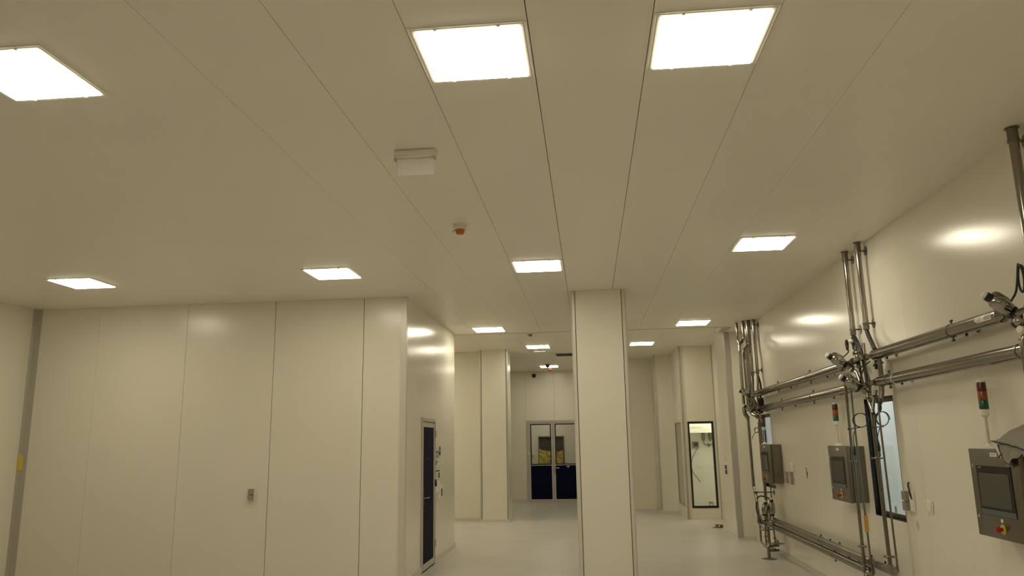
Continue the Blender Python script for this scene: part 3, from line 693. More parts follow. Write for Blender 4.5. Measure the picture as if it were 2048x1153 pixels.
# grey cloth draped over the nearest cabinet
def lerp_table(t, tab):
    if t <= tab[0][0]: return tab[0][1]
    for (a, va), (c, vc) in zip(tab, tab[1:]):
        if t <= c:
            k = (t - a) / (c - a); k = k * k * (3 - 2 * k); return va + (vc - va) * k
    return tab[-1][1]
def cloth():
    o = thing('grey_cloth', (2.8, 5.35, CT), 'crumpled grey cloth with black hem on top of the nearest cabinet', 'cloth')
    def grid(f, n, k):
        b = MB(); g = [[b.bm.verts.new(f(i / n, j / k)) for j in range(k + 1)] for i in range(n + 1)]
        for i in range(n):
            for j in range(k): b.bm.faces.new((g[i][j], g[i + 1][j], g[i + 1][j + 1], g[i][j + 1]))
        return b, g
    def finish(b, name, m, par):
        c = b.build(name, m, par); sm = c.modifiers.new('solid', 'SOLIDIFY'); sm.thickness = .003; sm.offset = 1
        ss = c.modifiers.new('sub', 'SUBSURF'); ss.levels = 1; ss.render_levels = 1
        return c
    ridge = [(0, 1.764), (.08, 1.790), (.18, 1.838), (.32, 1.858), (1, 1.850)]
    edge = [(0, 1.757), (.10, 1.752), (.22, 1.744), (.42, 1.742), (.62, 1.722), (1, 1.700)]
    def upper(u, v):
        y = 5.525 - .43 * u; zr = lerp_table(u, ridge); ze = lerp_table(u, edge)
        xs = [(0, 2.912), (.35, 2.84), (.7, 2.745), (1, 2.688)]; zs = [(0, zr - .045), (.35, zr), (.7, zr - .036 * min(1, .3 + 3 * u)), (1, ze)]
        x = lerp_table(v, xs); z = lerp_table(v, zs)
        x = max(x, 2.70) if u < 0 else x
        if u < .12: x = 2.688 + (x - 2.688) * (.25 + .75 * u / .12)
        q = V((u * 3.2, v * 1.6, 1.3))
        return V((x, y + .012 * noise.noise(q + V((5, 0, 0))), z + .016 * noise.noise(q * 1.6) * min(1, u * 5) * (1 - .5 * v)))
    b, g = grid(upper, 30, 16)
    line = [r[-1].co.copy() for r in g]; left = [p.co.copy() for p in g[0]][10:]
    c = finish(b, 'fabric', 'cloth', o)
    MB().tube(catmull(line[::3], 4), .0042, 0, 8).build('hem', 'clothdark', c)
    low = [(5.475, 1.735), (5.455, 1.675), (5.43, 1.628), (5.395, 1.612), (5.362, 1.608), (5.345, 1.628), (5.31, 1.645), (5.26, 1.648), (5.20, 1.680), (5.115, 1.640)]
    low = [((5.475 - y) / .36, z) for y, z in low]; ys0 = 5.452
    def lower(u, v):
        y = ys0 - .34 * u; zt = 1.748 - .03 * u; zb = lerp_table(u, low)
        q = V((u * 4.0, v * 1.2, 9.1))
        x = 2.716 - .010 * v - .016 * abs(math.sin(u * 7 + v * 1.2)) - .008 * noise.noise(q)
        return V((x, y, zt + (zb - zt) * v))
    b, g = grid(lower, 30, 10); hem = [r[-1].co.copy() for r in g]
    lo = finish(b, 'hanging_fold', 'cloth', c)
    MB().tube(catmull(hem[::2], 3), .0036, 0, 8).build('hem', 'clothdark', c)
    def tri(a, b_, c_, d_, bulge):
        def f(u, v):
            p = (V(a) * (1 - u) + V(b_) * u) * (1 - v) + (V(d_) * (1 - u) + V(c_) * u) * v
            return p + V((-bulge * math.sin(PI * u) * math.sin(PI * min(1, v + .1)), 0, 0))
        return f
    b, g = grid(tri((2.698, 5.528, 1.757), (2.700, 5.450, 1.745), (2.702, 5.412, 1.672), (2.706, 5.482, 1.638), .012), 8, 8)
    f = finish(b, 'lining_flap', 'clothlight', c); f['label'] = 'pale lining flap'
    b, g = grid(tri((2.712, 5.480, 1.655), (2.712, 5.412, 1.676), (2.715, 5.350, 1.614), (2.715, 5.416, 1.586), .016), 8, 8)
    finish(b, 'underside_fold', 'cloth', c)
    MB().tube([(2.700, 5.480, 1.646), (2.692, 5.448, 1.664), (2.694, 5.416, 1.674)], .0034, 0, 8).build('hem', 'clothdark', c)
    b = MB(); b.tube(catmull([(2.772, 5.315, 1.790), (2.775, 5.300, 1.815), (2.780, 5.270, 1.825), (2.775, 5.245, 1.815), (2.770, 5.225, 1.808)]), .006, 0, 8); b.build('printed_mark', 'clothdark', c)
cloth()

# ------------------------------------------------------------------ pipework
def clamp_ring(b, c, d, r):
    b.lathe(V(c) - V(d).normalized() * .009, d, [(r, 0), (r + .004, .001), (r + .004, .017), (r, .018)], 28)
def big_pipe(p, q, r, label, clamps, feet, white=None, m='steel', grp='horizontal insulated pipes', foot_up=False):
    p, q = V(p), V(q); d = (q - p); L = d.length; dn = d.normalized()
    o = thing('horizontal_pipe', tuple((p + q) / 2), label, 'pipe', grp)
    MB().lathe(p, d, [(r * .45, -.045), (r * .55, -.04), (r - .004, 0), (r, .004), (r, L - .004), (r - .004, L), (r * .55, L + .04), (r * .45, L + .045)], 32).build('jacket', m, o)
    def at(y): return p + d * ((y - p.y) / d.y)
    for y in clamps:
        b = MB(); c = at(y); clamp_ring(b, c, dn, r); cl = b.build('clamp', 'matte_steel', o)
        for s in (1, -1):
            b = MB(); z = c.z + s * (r + .004)
            b.cyl((c.x, c.y, z), (c.x, c.y, z + s * .018), .006, seg=10); b.rcyl((c.x, c.y - .02, z + s * .02), (c.x, c.y + .02, z + s * .02), .008, seg=10)
            b.build('clamp_bolt', 'rubber', cl)
    for y in feet:
        c = at(y); b = MB(); b.cyl((c.x + r * .9, y, c.z - .01), (WX - .006, y, c.z - .01), .012, seg=12)
        b.rcyl((WX - .008, y, c.z - .01), (WX - .0006, y, c.z - .01), .034, .003, 24); b.build('wall_bracket', 'matte_steel', o)
        b = MB(); z1 = c.z + (r if foot_up else -r); sg = 1 if foot_up else -1
        b.rcyl((c.x + .02, y, z1 - sg * .012), (c.x + .02, y, z1 + sg * .015), .010, .004, 14); b.build('bracket_foot', 'rubber', o)
    if white:
        c = at(white); b = MB(); b.lathe(c - dn * .006, dn, [(r, 0), (r + .003, .001), (r + .003, .012), (r, .013)], 28); b.build('marking_ring', 'white', o)
    return o
PX = 2.82; R_ = .052
pu = big_pipe((PX, 7.80, 2.586), (PX, 5.42, 2.596), R_, 'upper big steel pipe at right, carrying the white pointed tag', [6.15], [5.98, 7.55])
big_pipe((PX, 7.72, 2.321), (PX, 4.6, 2.330), R_, 'lower big steel pipe at right with a white ring near its left end', [7.49, 5.24], [7.27], 7.33)
big_pipe((PX, 13.35, 2.531), (PX, 8.80, 2.565), .054, 'upper big steel pipe of the far pair, left of the middle valves', [11.74, 10.05], [11.1, 9.42])
big_pipe((PX, 13.10, 2.266), (PX, 8.42, 2.312), .054, 'lower big steel pipe of the far pair, left of the middle valves', [11.62, 9.98], [10.95, 9.25])
# low pair near the floor
LX = 2.80
big_pipe((LX, 12.90, .548), (LX, 7.90, .550), .041, 'upper of the two low pipes running just above the floor', [10.16, 8.43], [9.86, 8.12], m='matte_steel', grp='low pipes along the right wall', foot_up=True)
big_pipe((LX, 13.12, .448), (LX, 8.48, .450), .041, 'lower of the two low pipes running just above the floor', [9.65], [9.20], m='matte_steel', grp='low pipes along the right wall', foot_up=True)

# pointed tag with writing, wrapped on the upper right pipe
def tag_on_pipe():
    o = thing('pipe_tag', (PX - R_, 5.58, 2.59), 'white pointed tag reading LT 4303 on the upper right pipe', 'tag')
    rr = R_ + .0010
    def wrap(u, v, lift):   # u metres to the right in the view (towards -y), v metres up round the pipe
        y = 5.70 - u; zc = 2.586 + (7.80 - y) / 2.38 * .010
        a = (v + .004) / rr
        return V((PX - (rr + lift) * math.cos(a), y, zc + (rr + lift) * math.sin(a)))
    b = MB(); n = 10; W, H = .235, .046
    cols = []
    us = [0, .012, .025, .04] + [.04 + (W - .04) * k / 8 for k in range(1, 9)]
    for u in us:
        hh = H / 2 * min(1, u / .04 + .02)
        cols.append([b.bm.verts.new(wrap(u, -hh + 2 * hh * k / n, 0)) for k in range(n + 1)])
    for A, B in zip(cols, cols[1:]):
        for k in range(n): b.bm.faces.new((A[k], B[k], B[k + 1], A[k + 1]))
    b.build('label_plate', 'white', o)
    for word, u0, wd in (('LT', .052, .040), ('4303', .140, .080)):
        cu = bpy.data.curves.new('t', 'FONT'); cu.body = word; cu.size = .040; cu.resolution_u = 3
        to = bpy.data.objects.new('t', cu); COL.objects.link(to)
        dg = bpy.context.evaluated_depsgraph_get(); me = bpy.data.meshes.new_from_object(to.evaluated_get(dg))
        bpy.data.objects.remove(to)
        b = MB(); b.bm.from_mesh(me)
        x0 = min(v.co.x for v in b.bm.verts); x1 = max(v.co.x for v in b.bm.verts)
        y0 = min(v.co.y for v in b.bm.verts); y1 = max(v.co.y for v in b.bm.verts)
        for k in range(1, 10):
            yy = y0 + (y1 - y0) * k / 10
            bmesh.ops.bisect_plane(b.bm, geom=b.bm.verts[:] + b.bm.edges[:] + b.bm.faces[:], plane_co=(0, yy, 0), plane_no=(0, 1, 0))
        for v in b.bm.verts:
            v.co = wrap(u0 + (v.co.x - x0) / (x1 - x0) * wd, ((v.co.y - y0) / (y1 - y0) - .5) * .031, .0008)
        b.build('lettering', 'ink', o, smooth=False, recalc=False)
tag_on_pipe()

# vertical pipes hung from the ceiling
def vpipe(x, y, zb, r, label, zt=CE, grp='vertical pipes from the ceiling', stand=True):
    o = thing('vertical_pipe', (x, y, zb), label, 'pipe', grp)
    MB().lathe((x, y, zt - .0008), (0, 0, -1), [(r * 1.5, 0), (r * 1.5, .006), (r * 1.12, .010), (r * 1.12, .09), (r, .094)], 24).build('ceiling_sleeve', 'matte_steel', o)
    MB().cyl((x, y, zb + .05), (x, y, zt - .09), r, seg=24).build('tube', 'steel', o)
    MB().lathe((x, y, zb), (0, 0, 1), [(r * .8, 0), (r * 1.12, .004), (r * 1.12, .05), (r, .054)], 24).build('end_socket', 'matte_steel', o)
    if stand:
        for z in (zt - .095, zb + .065):
            b = MB(); b.lathe((x, y, z - .008), (0, 0, 1), [(r, 0), (r + .008, .001), (r + .008, .015), (r, .016)], 24)
            b.cyl((x + r, y, z), (WX - .005, y, z), .009, seg=12); c = b.build('pipe_clip', 'matte_steel', o)
            MB().rcyl((WX - .007, y, z), (WX - .0006, y, z), .048, .002, 28).build('wall_flange', 'matte_steel', c)
    return o
vpipe(2.852, 8.43, 2.862, .027, 'left one of the two polished vertical pipes above the middle valves')
vpipe(2.852, 8.03, 2.868, .027, 'right one of the two polished vertical pipes above the middle valves')
vpipe(2.852, 5.04, 2.80, .030, 'vertical pipe hanging from the ceiling at the right edge')
vpipe(2.855, 13.62, 2.86, .026, 'left one of the two thin straight ceiling pipes in the far corner')
vpipe(2.855, 13.22, 2.86, .026, 'right one of the two thin straight ceiling pipes in the far corner')

# the bent pipe bundle in the far corner
def bent(pts, r, label, bend, sleeve=True, m='steel'):
    o = thing('bent_pipe', pts[0], label, 'pipe', 'bent ceiling pipes in the far corner')
    MB().tube(pts, r, bend, 18).build('tube', m, o)
    if sleeve:
        x, y, z = pts[0]
        MB().lathe((x, y, z - .0008 if abs(z - CE) > .01 else CE - .0008), (0, 0, -1), [(r * 1.45, 0), (r * 1.45, .006), (r * 1.15, .010), (r * 1.15, .10), (r, .104)], 22).build('ceiling_sleeve', 'matte_steel', o)
    return o
bent([(2.70, 13.35, CE - .002), (2.70, 13.35, 3.47), (2.60, 13.25, 3.37), (2.585, 13.2, 3.24), (2.585, 13.2, 2.24), (2.64, 13.2, 2.13), (2.645, 13.2, 1.0), (2.645, 13.1, .95), (2.645, 13.0, .60), (2.645, 13.05, .47), (2.70, 13.20, .450), (LX - .02, 13.17, .448)], .024, 'outermost thin pipe of the far corner bundle, bent twice near the ceiling', .07)
bent([(2.775, 13.30, CE - .002), (2.775, 13.30, 3.36), (2.672, 13.25, 3.26), (2.668, 13.2, 3.12), (2.672, 13.2, 2.26)], .037, 'thick pipe of the far corner bundle with a double bend', .09)
bent([(2.81, 13.62, CE - .002), (2.81, 13.62, 3.36), (2.775, 13.55, 3.24), (2.766, 13.50, 3.12), (2.766, 13.50, 2.45)], .038, 'rearmost thick pipe of the far corner bundle', .09)
bent([(2.632, 13.55, CE - .002), (2.632, 13.55, 3.48), (2.66, 13.50, 3.38)], .020, 'short thin pipe end at the left of the far corner bundle', .03)
# lower right-hand verticals behind the farthest cabinet
o = thing('bent_pipe', (2.80, 13.1, .15), 'vertical pipe running down behind the farthest cabinet into a floor level bend', 'pipe')
MB().tube([(2.80, 13.1, 2.13), (2.80, 13.1, .13), (2.76, 12.78, .11), (2.78, 12.62, .11)], .024, .07, 16).build('tube', 'matte_steel', o)
MB().cyl((2.80, 13.1, 2.05), (2.80, 13.1, 1.5), .034, seg=20).build('sleeve', 'matte_steel', o)
o = thing('bent_pipe', (2.66, 13.05, .15), 'thin pipe in the far corner dropping to a floor level bend', 'pipe')
MB().tube([(2.675, 13.1, .50), (2.675, 13.1, .17), (2.70, 12.9, .12), (2.745, 12.62, .10)], .016, .05, 14).build('tube', 'matte_steel', o)
o = thing('bent_pipe', (2.85, 12.95, .55), 'slim pipe from under the farthest cabinet down to the low pipes', 'pipe')
MB().tube([(2.85, 12.92, 1.10), (2.85, 12.92, .58), (LX + .01, 12.72, .548)], .011, .05, 12).build('tube', 'matte_steel', o)
# clips on the corner pipe
o = thing('pipe_bracket', (2.70, 13.05, .93), 'steel bracket clip holding the far corner pipe to the wall', 'bracket')
b = MB(); b.cyl((2.62, 13.1, .94), (WX - .006, 13.05, .94), .011, seg=12); b.rcyl((WX - .008, 13.05, .94), (WX - .0006, 13.05, .94), .045, .002, 24); b.build('arm', 'matte_steel', o)
MB().lathe((2.645, 13.08, .925), (0, 0, 1), [(.026, 0), (.034, .001), (.034, .03), (.026, .031)], 20).build('collar', 'matte_steel', o)

# ---- valves (steel actuator pointing into the room with a black ring and a pale cap)
def valve(p0, p1, s, label):
    p0, p1 = V(p0), V(p1); d = (p1 - p0).normalized(); L = (p1 - p0).length
    o = thing('actuated_valve', tuple(p0), label, 'valve', 'steel valves with black and white caps')
    MB().lathe(p0 - d * .085 * s, d, [(.020 * s, 0), (.034 * s, .006 * s), (.034 * s, .045 * s), (.026 * s, .06 * s), (.026 * s, .085 * s)], 24).build('body', 'steel', o)
    MB().lathe(p0 - d * .010 * s, d, [(.030 * s, 0), (.038 * s, .003 * s), (.038 * s, .016 * s), (.030 * s, .019 * s)], 24).build('black_ring', 'rubber', o)
    a = .008 * s; e = L - .060 * s
    MB().lathe(p0, d, [(.030 * s, a), (.043 * s, a + .012 * s), (.050 * s, a + .05 * s), (.052 * s, e - .06 * s), (.047 * s, e - .028 * s), (.032 * s, e - .006 * s), (.024 * s, e)], 28).build('actuator', 'chrome', o)
    up = V((0, 0, 1)) - d * d.z; up.normalize()
    MB().lathe(p0 + up * .034 * s + d * (L * .22), d, [(.002, 0), (.026 * s, .006 * s), (.032 * s, .02 * s), (.034 * s, L * .40), (.026 * s, L * .50), (.012 * s, L * .54), (.002, L * .55)], 22).build('control_top', 'steel', o)
    MB().lathe(p0, d, [(.028 * s, e - .006 * s), (.030 * s, e), (.030 * s, e + .030 * s), (.024 * s, e + .034 * s)], 24).build('black_collar', 'black', o)
    c = MB().lathe(p0, d, [(.020 * s, e + .034 * s), (.024 * s, e + .038 * s), (.024 * s, e + .054 * s), (.018 * s, e + .058 * s)], 24).build('cap', 'white', o)
    c['label'] = 'pale end cap'
    return o
def triclamp(b, c, d, r=.030):
    d = V(d).normalized(); b.lathe(V(c) - d * .010, d, [(r * .7, 0), (r, .003), (r, .017), (r * .7, .020)], 20)
def manifold(loc, tubes, clamps, label, m='steel'):
    o = thing('pipe_manifold', loc, label, 'pipe fitting', 'welded pipe fittings with clamps')
    for pts, r, bend in tubes: MB().tube(pts, r, bend, 14).build('tube', m, o)
    for c, d, r in clamps:
        b = MB(); triclamp(b, c, d, r); cl = b.build('clamp', 'matte_steel', o)
        e, f = frame_of(d); b = MB(); k = V(c) + e * (r + .004); b.rcyl(k - f * .018, k + f * .018, .006, .002, 10); b.build('wing_nut', 'steel', cl)
    return o

# middle station (y about 8)
valve((2.665, 8.2, 2.532), (2.478, 8.2, 2.644), 1.05, 'upper actuated valve of the middle cluster, pointing out to the left')
valve((2.715, 8.0, 2.282), (2.528, 8.0, 2.402), 1.05, 'lower actuated valve of the middle cluster, pointing out to the left')
manifold((2.74, 8.15, 2.5), [
    ([(2.80, 8.74, 2.560), (2.72, 8.40, 2.535), (2.70, 8.22, 2.520)], .022, .05),
    ([(2.70, 8.20, 2.550), (2.76, 8.05, 2.575), (2.82, 7.76, 2.585)], .024, .04),
    ([(2.80, 8.30, 2.66), (2.78, 8.16, 2.62), (2.77, 8.12, 2.44), (2.76, 8.05, 2.30)], .022, .04),
    ([(2.70, 8.20, 2.50), (2.74, 8.12, 2.44), (2.74, 8.05, 2.34)], .017, .04),
    ([(2.83, 8.10, 2.74), (2.82, 8.09, 2.50), (2.82, 8.02, 2.35), (2.80, 7.98, 2.20)], .018, .05),
], [((2.725, 8.14, 2.560), (.06, -.15, .025), .036), ((2.785, 7.94, 2.58), (.06, -.29, .01), .036), ((2.77, 8.12, 2.50), (0, 0, 1), .034), ((2.715, 8.16, 2.475), (.4, -.4, -.6), .030), ((2.735, 8.30, 2.53), (-.1, -.3, 0), .034), ((2.80, 8.22, 2.645), (0, -.3, -.4), .034)],
    'cluster of welded fittings around the upper middle valve')
manifold((2.78, 7.9, 2.3), [
    ([(2.80, 8.36, 2.311), (2.76, 8.12, 2.30), (2.735, 8.0, 2.275)], .022, .04),
    ([(2.735, 8.0, 2.285), (2.78, 7.86, 2.315), (2.82, 7.68, 2.321)], .024, .04),
    ([(2.83, 7.72, 2.545), (2.83, 7.72, 2.34), (2.82, 7.72, 2.22), (2.80, 7.72, 2.12)], .024, .04),
    ([(2.76, 7.92, 2.22), (2.75, 7.88, 2.12), (2.745, 7.80, 2.02)], .018, .03),
    ([(2.80, 7.80, 2.24), (2.76, 7.78, 2.16), (2.74, 7.78, 2.05)], .016, .03),
], [((2.765, 7.90, 2.308), (.05, -.15, .03), .036), ((2.80, 7.78, 2.319), (.04, -.2, .01), .036), ((2.83, 7.72, 2.50), (0, 0, 1), .036), ((2.755, 7.90, 2.17), (0, -.2, -1), .032), ((2.775, 7.79, 2.19), (-.3, 0, -1), .032), ((2.75, 8.07, 2.295), (-.1, -.3, 0), .034)],
    'cluster of welded fittings around the lower middle valve')
o = thing('pipe_valve', (2.84, 8.36, 2.74), 'dark valve head with a white knob under the left polished vertical pipe', 'valve')
MB().lathe((2.852, 8.43, 2.8615), (-.01, -.12, -.20), [(.016, 0), (.030, .03), (.040, .10), (.044, .16), (.036, .20), (.020, .22)], 22).build('body', 'rubber', o)
MB().cyl((2.815, 8.27, 2.72), (2.80, 8.24, 2.60), .024, seg=18).build('neck', 'steel', o)
k = MB().sphere((2.785, 8.33, 2.79), .024).build('knob', 'white', o); k['label'] = 'white round knob'
tag(MB().tube(catmull([(2.852, 8.03, 2.866), (2.848, 7.98, 2.80), (2.836, 7.88, 2.72), (2.822, 7.80, 2.66), (2.82, 7.77, 2.636)]), .021, 0, 14).build('black_hose', 'rubber'), 'thick black hose between the right vertical pipe and the upper big pipe', 'hose')

# thin drop pipes below the middle station
def drop(pts, r, label, flanges, m='matte_steel', wide=None):
    o = thing('drop_pipe', pts[-1], label, 'pipe', 'thin drop pipes under the middle valves')
    MB().tube(pts, r, .04, 14).build('tube', m, o)
    if wide: MB().cyl(wide[0], wide[1], wide[2], seg=16).build('lower_tube', m, o)
    for c, rr in flanges: MB().rcyl((c[0], c[1], c[2] - .008), (c[0], c[1], c[2] + .008), rr, .003, 22).build('flange', m, o)
    return o
drop([(2.78, 8.46, 2.385), (2.735, 8.49, 2.385), (2.735, 8.49, 1.50)], .0150, 'thin drop pipe in front of the middle cabinet, left of its pair', [((2.735, 8.475, 1.545), .040), ((2.735, 8.475, .70), .046)], wide=((2.735, 8.475, 1.54), (2.735, 8.47, .42), .0165))
drop([(2.78, 8.28, 2.32), (2.74, 8.345, 2.32), (2.74, 8.335, 1.5), (2.74, 8.27, .40), (2.74, 8.25, .02)], .0095, 'thinner drop pipe in front of the middle cabinet, right of its pair', [])
drop([(2.745, 7.83, 2.05), (2.735, 7.80, 1.95), (2.735, 7.795, 1.50)], .0160, 'thin drop pipe in front of the black bordered window, left of its pair', [((2.735, 7.79, 1.595), .052), ((2.735, 7.765, .70), .050)], wide=((2.735, 7.79, 1.60), (2.735, 7.755, .58), .0185))
drop([(2.80, 7.72, 2.16), (2.765, 7.70, 2.06), (2.76, 7.685, 1.90), (2.76, 7.65, .58)], .0095, 'thinner drop pipe in front of the black bordered window, right of its pair', [])
tag(MB().box((2.716, 8.288, .86), (2.757, 8.2905, 1.02)).build('tape_piece', 'otape', smooth=False), 'orange tape strip on the thinner drop pipe below the middle cabinet', 'tape')
# elbows at the ends of the low pipes
o = thing('pipe_elbow', (2.78, 7.80, .50), 'steel elbow joining the right drop pipes to the upper low pipe', 'pipe fitting')
MB().tube([(LX, 7.90, .550), (2.78, 7.80, .545), (2.735, 7.757, .57), (2.735, 7.757, .63)], .030, .06, 16).build('bend', 'steel', o)
MB().rcyl((2.795, 7.885, .55), (2.79, 7.845, .549), .042, .004, 20).build('collar', 'steel', o)
o = thing('pipe_elbow', (2.76, 8.42, .42), 'steel elbow joining the left drop pipes to the lower low pipe', 'pipe fitting')
MB().tube([(LX, 8.46, .450), (2.755, 8.46, .44), (2.73, 8.42, .36), (2.73, 8.42, .02)], .032, .05, 16).build('bend', 'steel', o)
MB().sphere((2.755, 8.43, .45), .030).build('cap', 'chrome', o)
# sensors with cable loops on the drop pipes
def sensor(x, y, z, label):
    o = thing('pipe_sensor', (x, y, z), label, 'sensor', 'plug sensors on the drop pipes')
    MB().rcyl((x, y, z), (x, y, z + .05), .011, .003, 14).build('stem', 'matte_steel', o)
    MB().lathe((x, y, z + .05), (0, 0, 1), [(.012, 0), (.014, .01), (.014, .045), (.007, .09), (.005, .10)], 16).build('plug', 'black', o)
    return o
sensor(2.742, 8.43, 1.56, 'black plug sensor on the drop pipes before the middle cabinet')
sensor(2.745, 7.745, 1.61, 'black plug sensor on the drop pipes before the black bordered window')
def loop(c, R, tail, label, r=.006, tilt=.35, turns=1.0, m='rubber', start=0.0):
    c = V(c); pts = []
    n = int(26 * turns)
    ax = V((-math.sin(tilt) , -math.cos(tilt), 0)); 
    for i in range(n + 1):
        a = start + 2 * PI * i / 26
        pts.append(c + ax * R * math.cos(a) + V((0, 0, 1)) * R * math.sin(a) + V((-1, 0, 0)) * .010 * i / 26)
    pts += [V(t) for t in tail]
    return tag(MB().tube(catmull(pts, 3), r, 0, 8).build('cable_loop', m), label, 'cable', 'coiled cables')
loop((2.795, 8.285, 1.965), .070, [(2.75, 8.37, 1.875), (2.742, 8.42, 1.80), (2.742, 8.43, 1.70)], 'thin cable coiled in a ring before the drop pipes left of the window', .0042, -1.2, 1.75, start=-.2)
loop((2.80, 7.70, 1.965), .066, [(2.765, 7.73, 1.875), (2.745, 7.745, 1.80), (2.745, 7.745, 1.75)], 'thin cable coiled in a ring in front of the black bordered window', .0042, -.6, 1.75, start=-.2)
loop((2.79, 7.70, 2.10), .05, [(2.78, 7.72, 2.04), (2.76, 7.78, 2.0), (2.755, 7.84, 2.06), (2.75, 7.88, 2.14)], 'thick black hose loop at the top of the black bordered window', .011, .25, 1.6)
loop((2.78, 8.42, 2.76), .055, [(2.76, 8.36, 2.68), (2.72, 8.44, 2.63), (2.68, 8.42, 2.60)], 'black cable loop beside the white knob above the middle valves', .006, .5, 1.6)
tag(MB().tube(catmull([(2.76, 7.78, 2.52), (2.75, 7.86, 2.50), (2.74, 7.95, 2.44), (2.735, 8.03, 2.36), (2.74, 8.10, 2.32)]), .007, 0, 8).build('black_cable', 'rubber'), 'black cable arching between the two middle valves', 'cable')
tag(MB().tube(catmull([(2.79, 8.20, 2.76), (2.80, 8.10, 2.66), (2.80, 8.06, 2.50), (2.80, 8.03, 2.38), (2.79, 8.0, 2.26)]), .016, 0, 10).build('black_hose', 'rubber'), 'black hose running down between the middle fittings', 'hose')
b = MB(); b.rcyl((2.805, 7.745, 2.53), (2.80, 7.745, 2.44), .013, .003, 12); b.box((2.785, 7.735, 2.47), (2.81, 7.775, 2.49), .002)
tag(b.build('cable_clip', 'black'), 'black clip on the short riser between the two right pipes', 'clip')
for (p, q, lb) in (((2.735, 8.475, 1.88), (2.79, 8.30, 1.895), 'cable tie bar holding the cable ring to the left drop pipe'), ((2.735, 7.795, 1.885), (2.79, 7.69, 1.89), 'cable tie bar holding the cable ring before the window')):
    b = MB(); b.cyl(p, q, .005, seg=8); b.rcyl((p[0] - .018, p[1], p[2] - .008), (p[0] - .018, p[1], p[2] + .008), .010, .002, 10); tag(b.build('cable_tie', 'rubber'), lb, 'cable tie')

# right edge station (y about 5)
valve((2.775, 5.2, 2.585), (2.600, 5.2, 2.710), .98, 'big actuated valve at the right edge of the photo')
manifold((2.8, 5.1, 2.5), [
    ([(2.82, 5.36, 2.597), (2.80, 5.26, 2.585), (2.785, 5.18, 2.57)], .024, .03),
    ([(2.785, 5.16, 2.57), (2.80, 5.02, 2.58), (2.83, 4.85, 2.59)], .024, .03),
    ([(2.80, 5.10, 2.57), (2.80, 5.08, 2.46), (2.79, 5.04, 2.38)], .022, .03),
    ([(2.852, 5.04, 2.80), (2.845, 5.06, 2.66), (2.82, 5.08, 2.58)], .022, .03)],
    [((2.80, 5.27, 2.587), (0, -1, -.1), .040), ((2.80, 5.03, 2.58), (0, -1, 0), .038), ((2.80, 5.09, 2.50), (0, 0, 1), .036), ((2.84, 5.06, 2.68), (0, 0, 1), .036)], 'welded fittings behind the valve at the right edge')
o = thing('pipe_valve', (2.73, 5.08, 2.46), 'round chrome valve body with a white tag under the right edge valve', 'valve')
MB().sphere((2.725, 5.06, 2.50), .032, (1, 0, 0), .9).build('body', 'chrome', o)
MB().rcyl((2.735, 5.115, 2.495), (2.74, 5.075, 2.50), .034, .004, 20).build('black_ring', 'rubber', o)
b = MB(); b.lathe((2.715, 5.035, 2.445), (-1, -.4, 0), [(.022, 0), (.024, .002), (.022, .008), (.006, .0085), (0, .0085)], 24); b.build('round_tag', 'white', o)
o = thing('bent_pipe', (2.68, 4.98, 2.0), 'thin steel pipe bent like a cane at the right edge', 'pipe')
MB().tube([(2.80, 4.95, 2.405), (2.695, 4.99, 2.405), (2.69, 4.99, 2.30), (2.69, 4.97, 1.74), (2.69, 4.97, .02)], .018, .05, 16).build('tube', 'steel', o)
loop((2.745, 4.985, 2.76), .085, [(2.74, 5.06, 2.70), (2.73, 5.12, 2.64)], 'black cable loop above the valve at the right edge', .007, .3, 1.3)

# far corner station (y about 13)
valve((2.650, 13.0, 2.508), (2.470, 13.0, 2.582), .95, 'upper actuated valve in the far corner cluster')
valve((2.655, 12.9, 2.236), (2.510, 12.9, 2.334), .95, 'lower actuated valve in the far corner cluster')
manifold((2.72, 13.0, 2.35), [
    ([(2.82, 13.40, 2.530), (2.74, 13.25, 2.52), (2.67, 13.0, 2.49)], .022, .05),
    ([(2.68, 13.0, 2.48), (2.72, 13.0, 2.38), (2.70, 12.98, 2.28)], .022, .04),
    ([(2.82, 13.12, 2.265), (2.75, 13.02, 2.25), (2.67, 12.92, 2.225)], .022, .05),
    ([(2.672, 13.2, 2.27), (2.70, 13.1, 2.18), (2.78, 13.0, 2.14), (2.80, 13.1, 2.08)], .024, .05),
    ([(2.855, 13.22, 2.86), (2.83, 13.15, 2.70), (2.80, 13.10, 2.45), (2.78, 13.05, 2.20)], .020, .06),
    ([(2.752, 13.5, 2.46), (2.74, 13.3, 2.38), (2.72, 13.1, 2.34)], .022, .05)],
    [((2.72, 13.17, 2.51), (-.2, -.5, -.05), .034), ((2.715, 13.0, 2.40), (0, 0, 1), .032), ((2.74, 13.0, 2.25), (-.5, -.5, 0), .034), ((2.75, 13.03, 2.15), (.5, -.5, -.2), .036), ((2.79, 13.08, 2.32), (0, 0, 1), .030), ((2.69, 13.05, 2.30), (0, 0, 1), .034)],
    'welded fittings joining the pipes in the far corner')
for pts, r, lb in (([(2.855, 13.62, 2.858), (2.83, 13.5, 2.76), (2.80, 13.4, 2.62), (2.79, 13.3, 2.48)], .016, 'black hose hanging from the left thin ceiling pipe in the far corner'),
                   ([(2.855, 13.22, 2.858), (2.868, 13.16, 2.74), (2.87, 13.12, 2.62), (2.845, 13.10, 2.46), (2.82, 13.05, 2.34)], .016, 'black hose hanging from the right thin ceiling pipe in the far corner')):
    tag(MB().tube(catmull(pts), r, 0, 10).build('black_hose', 'rubber'), lb, 'hose')
loop((2.755, 13.12, 1.93), .042, [(2.72, 13.14, 1.885), (2.68, 13.12, 1.84), (2.665, 13.12, 1.78)], 'small cable ring between the far corner pipes', .0045, 1.2, 1.75)
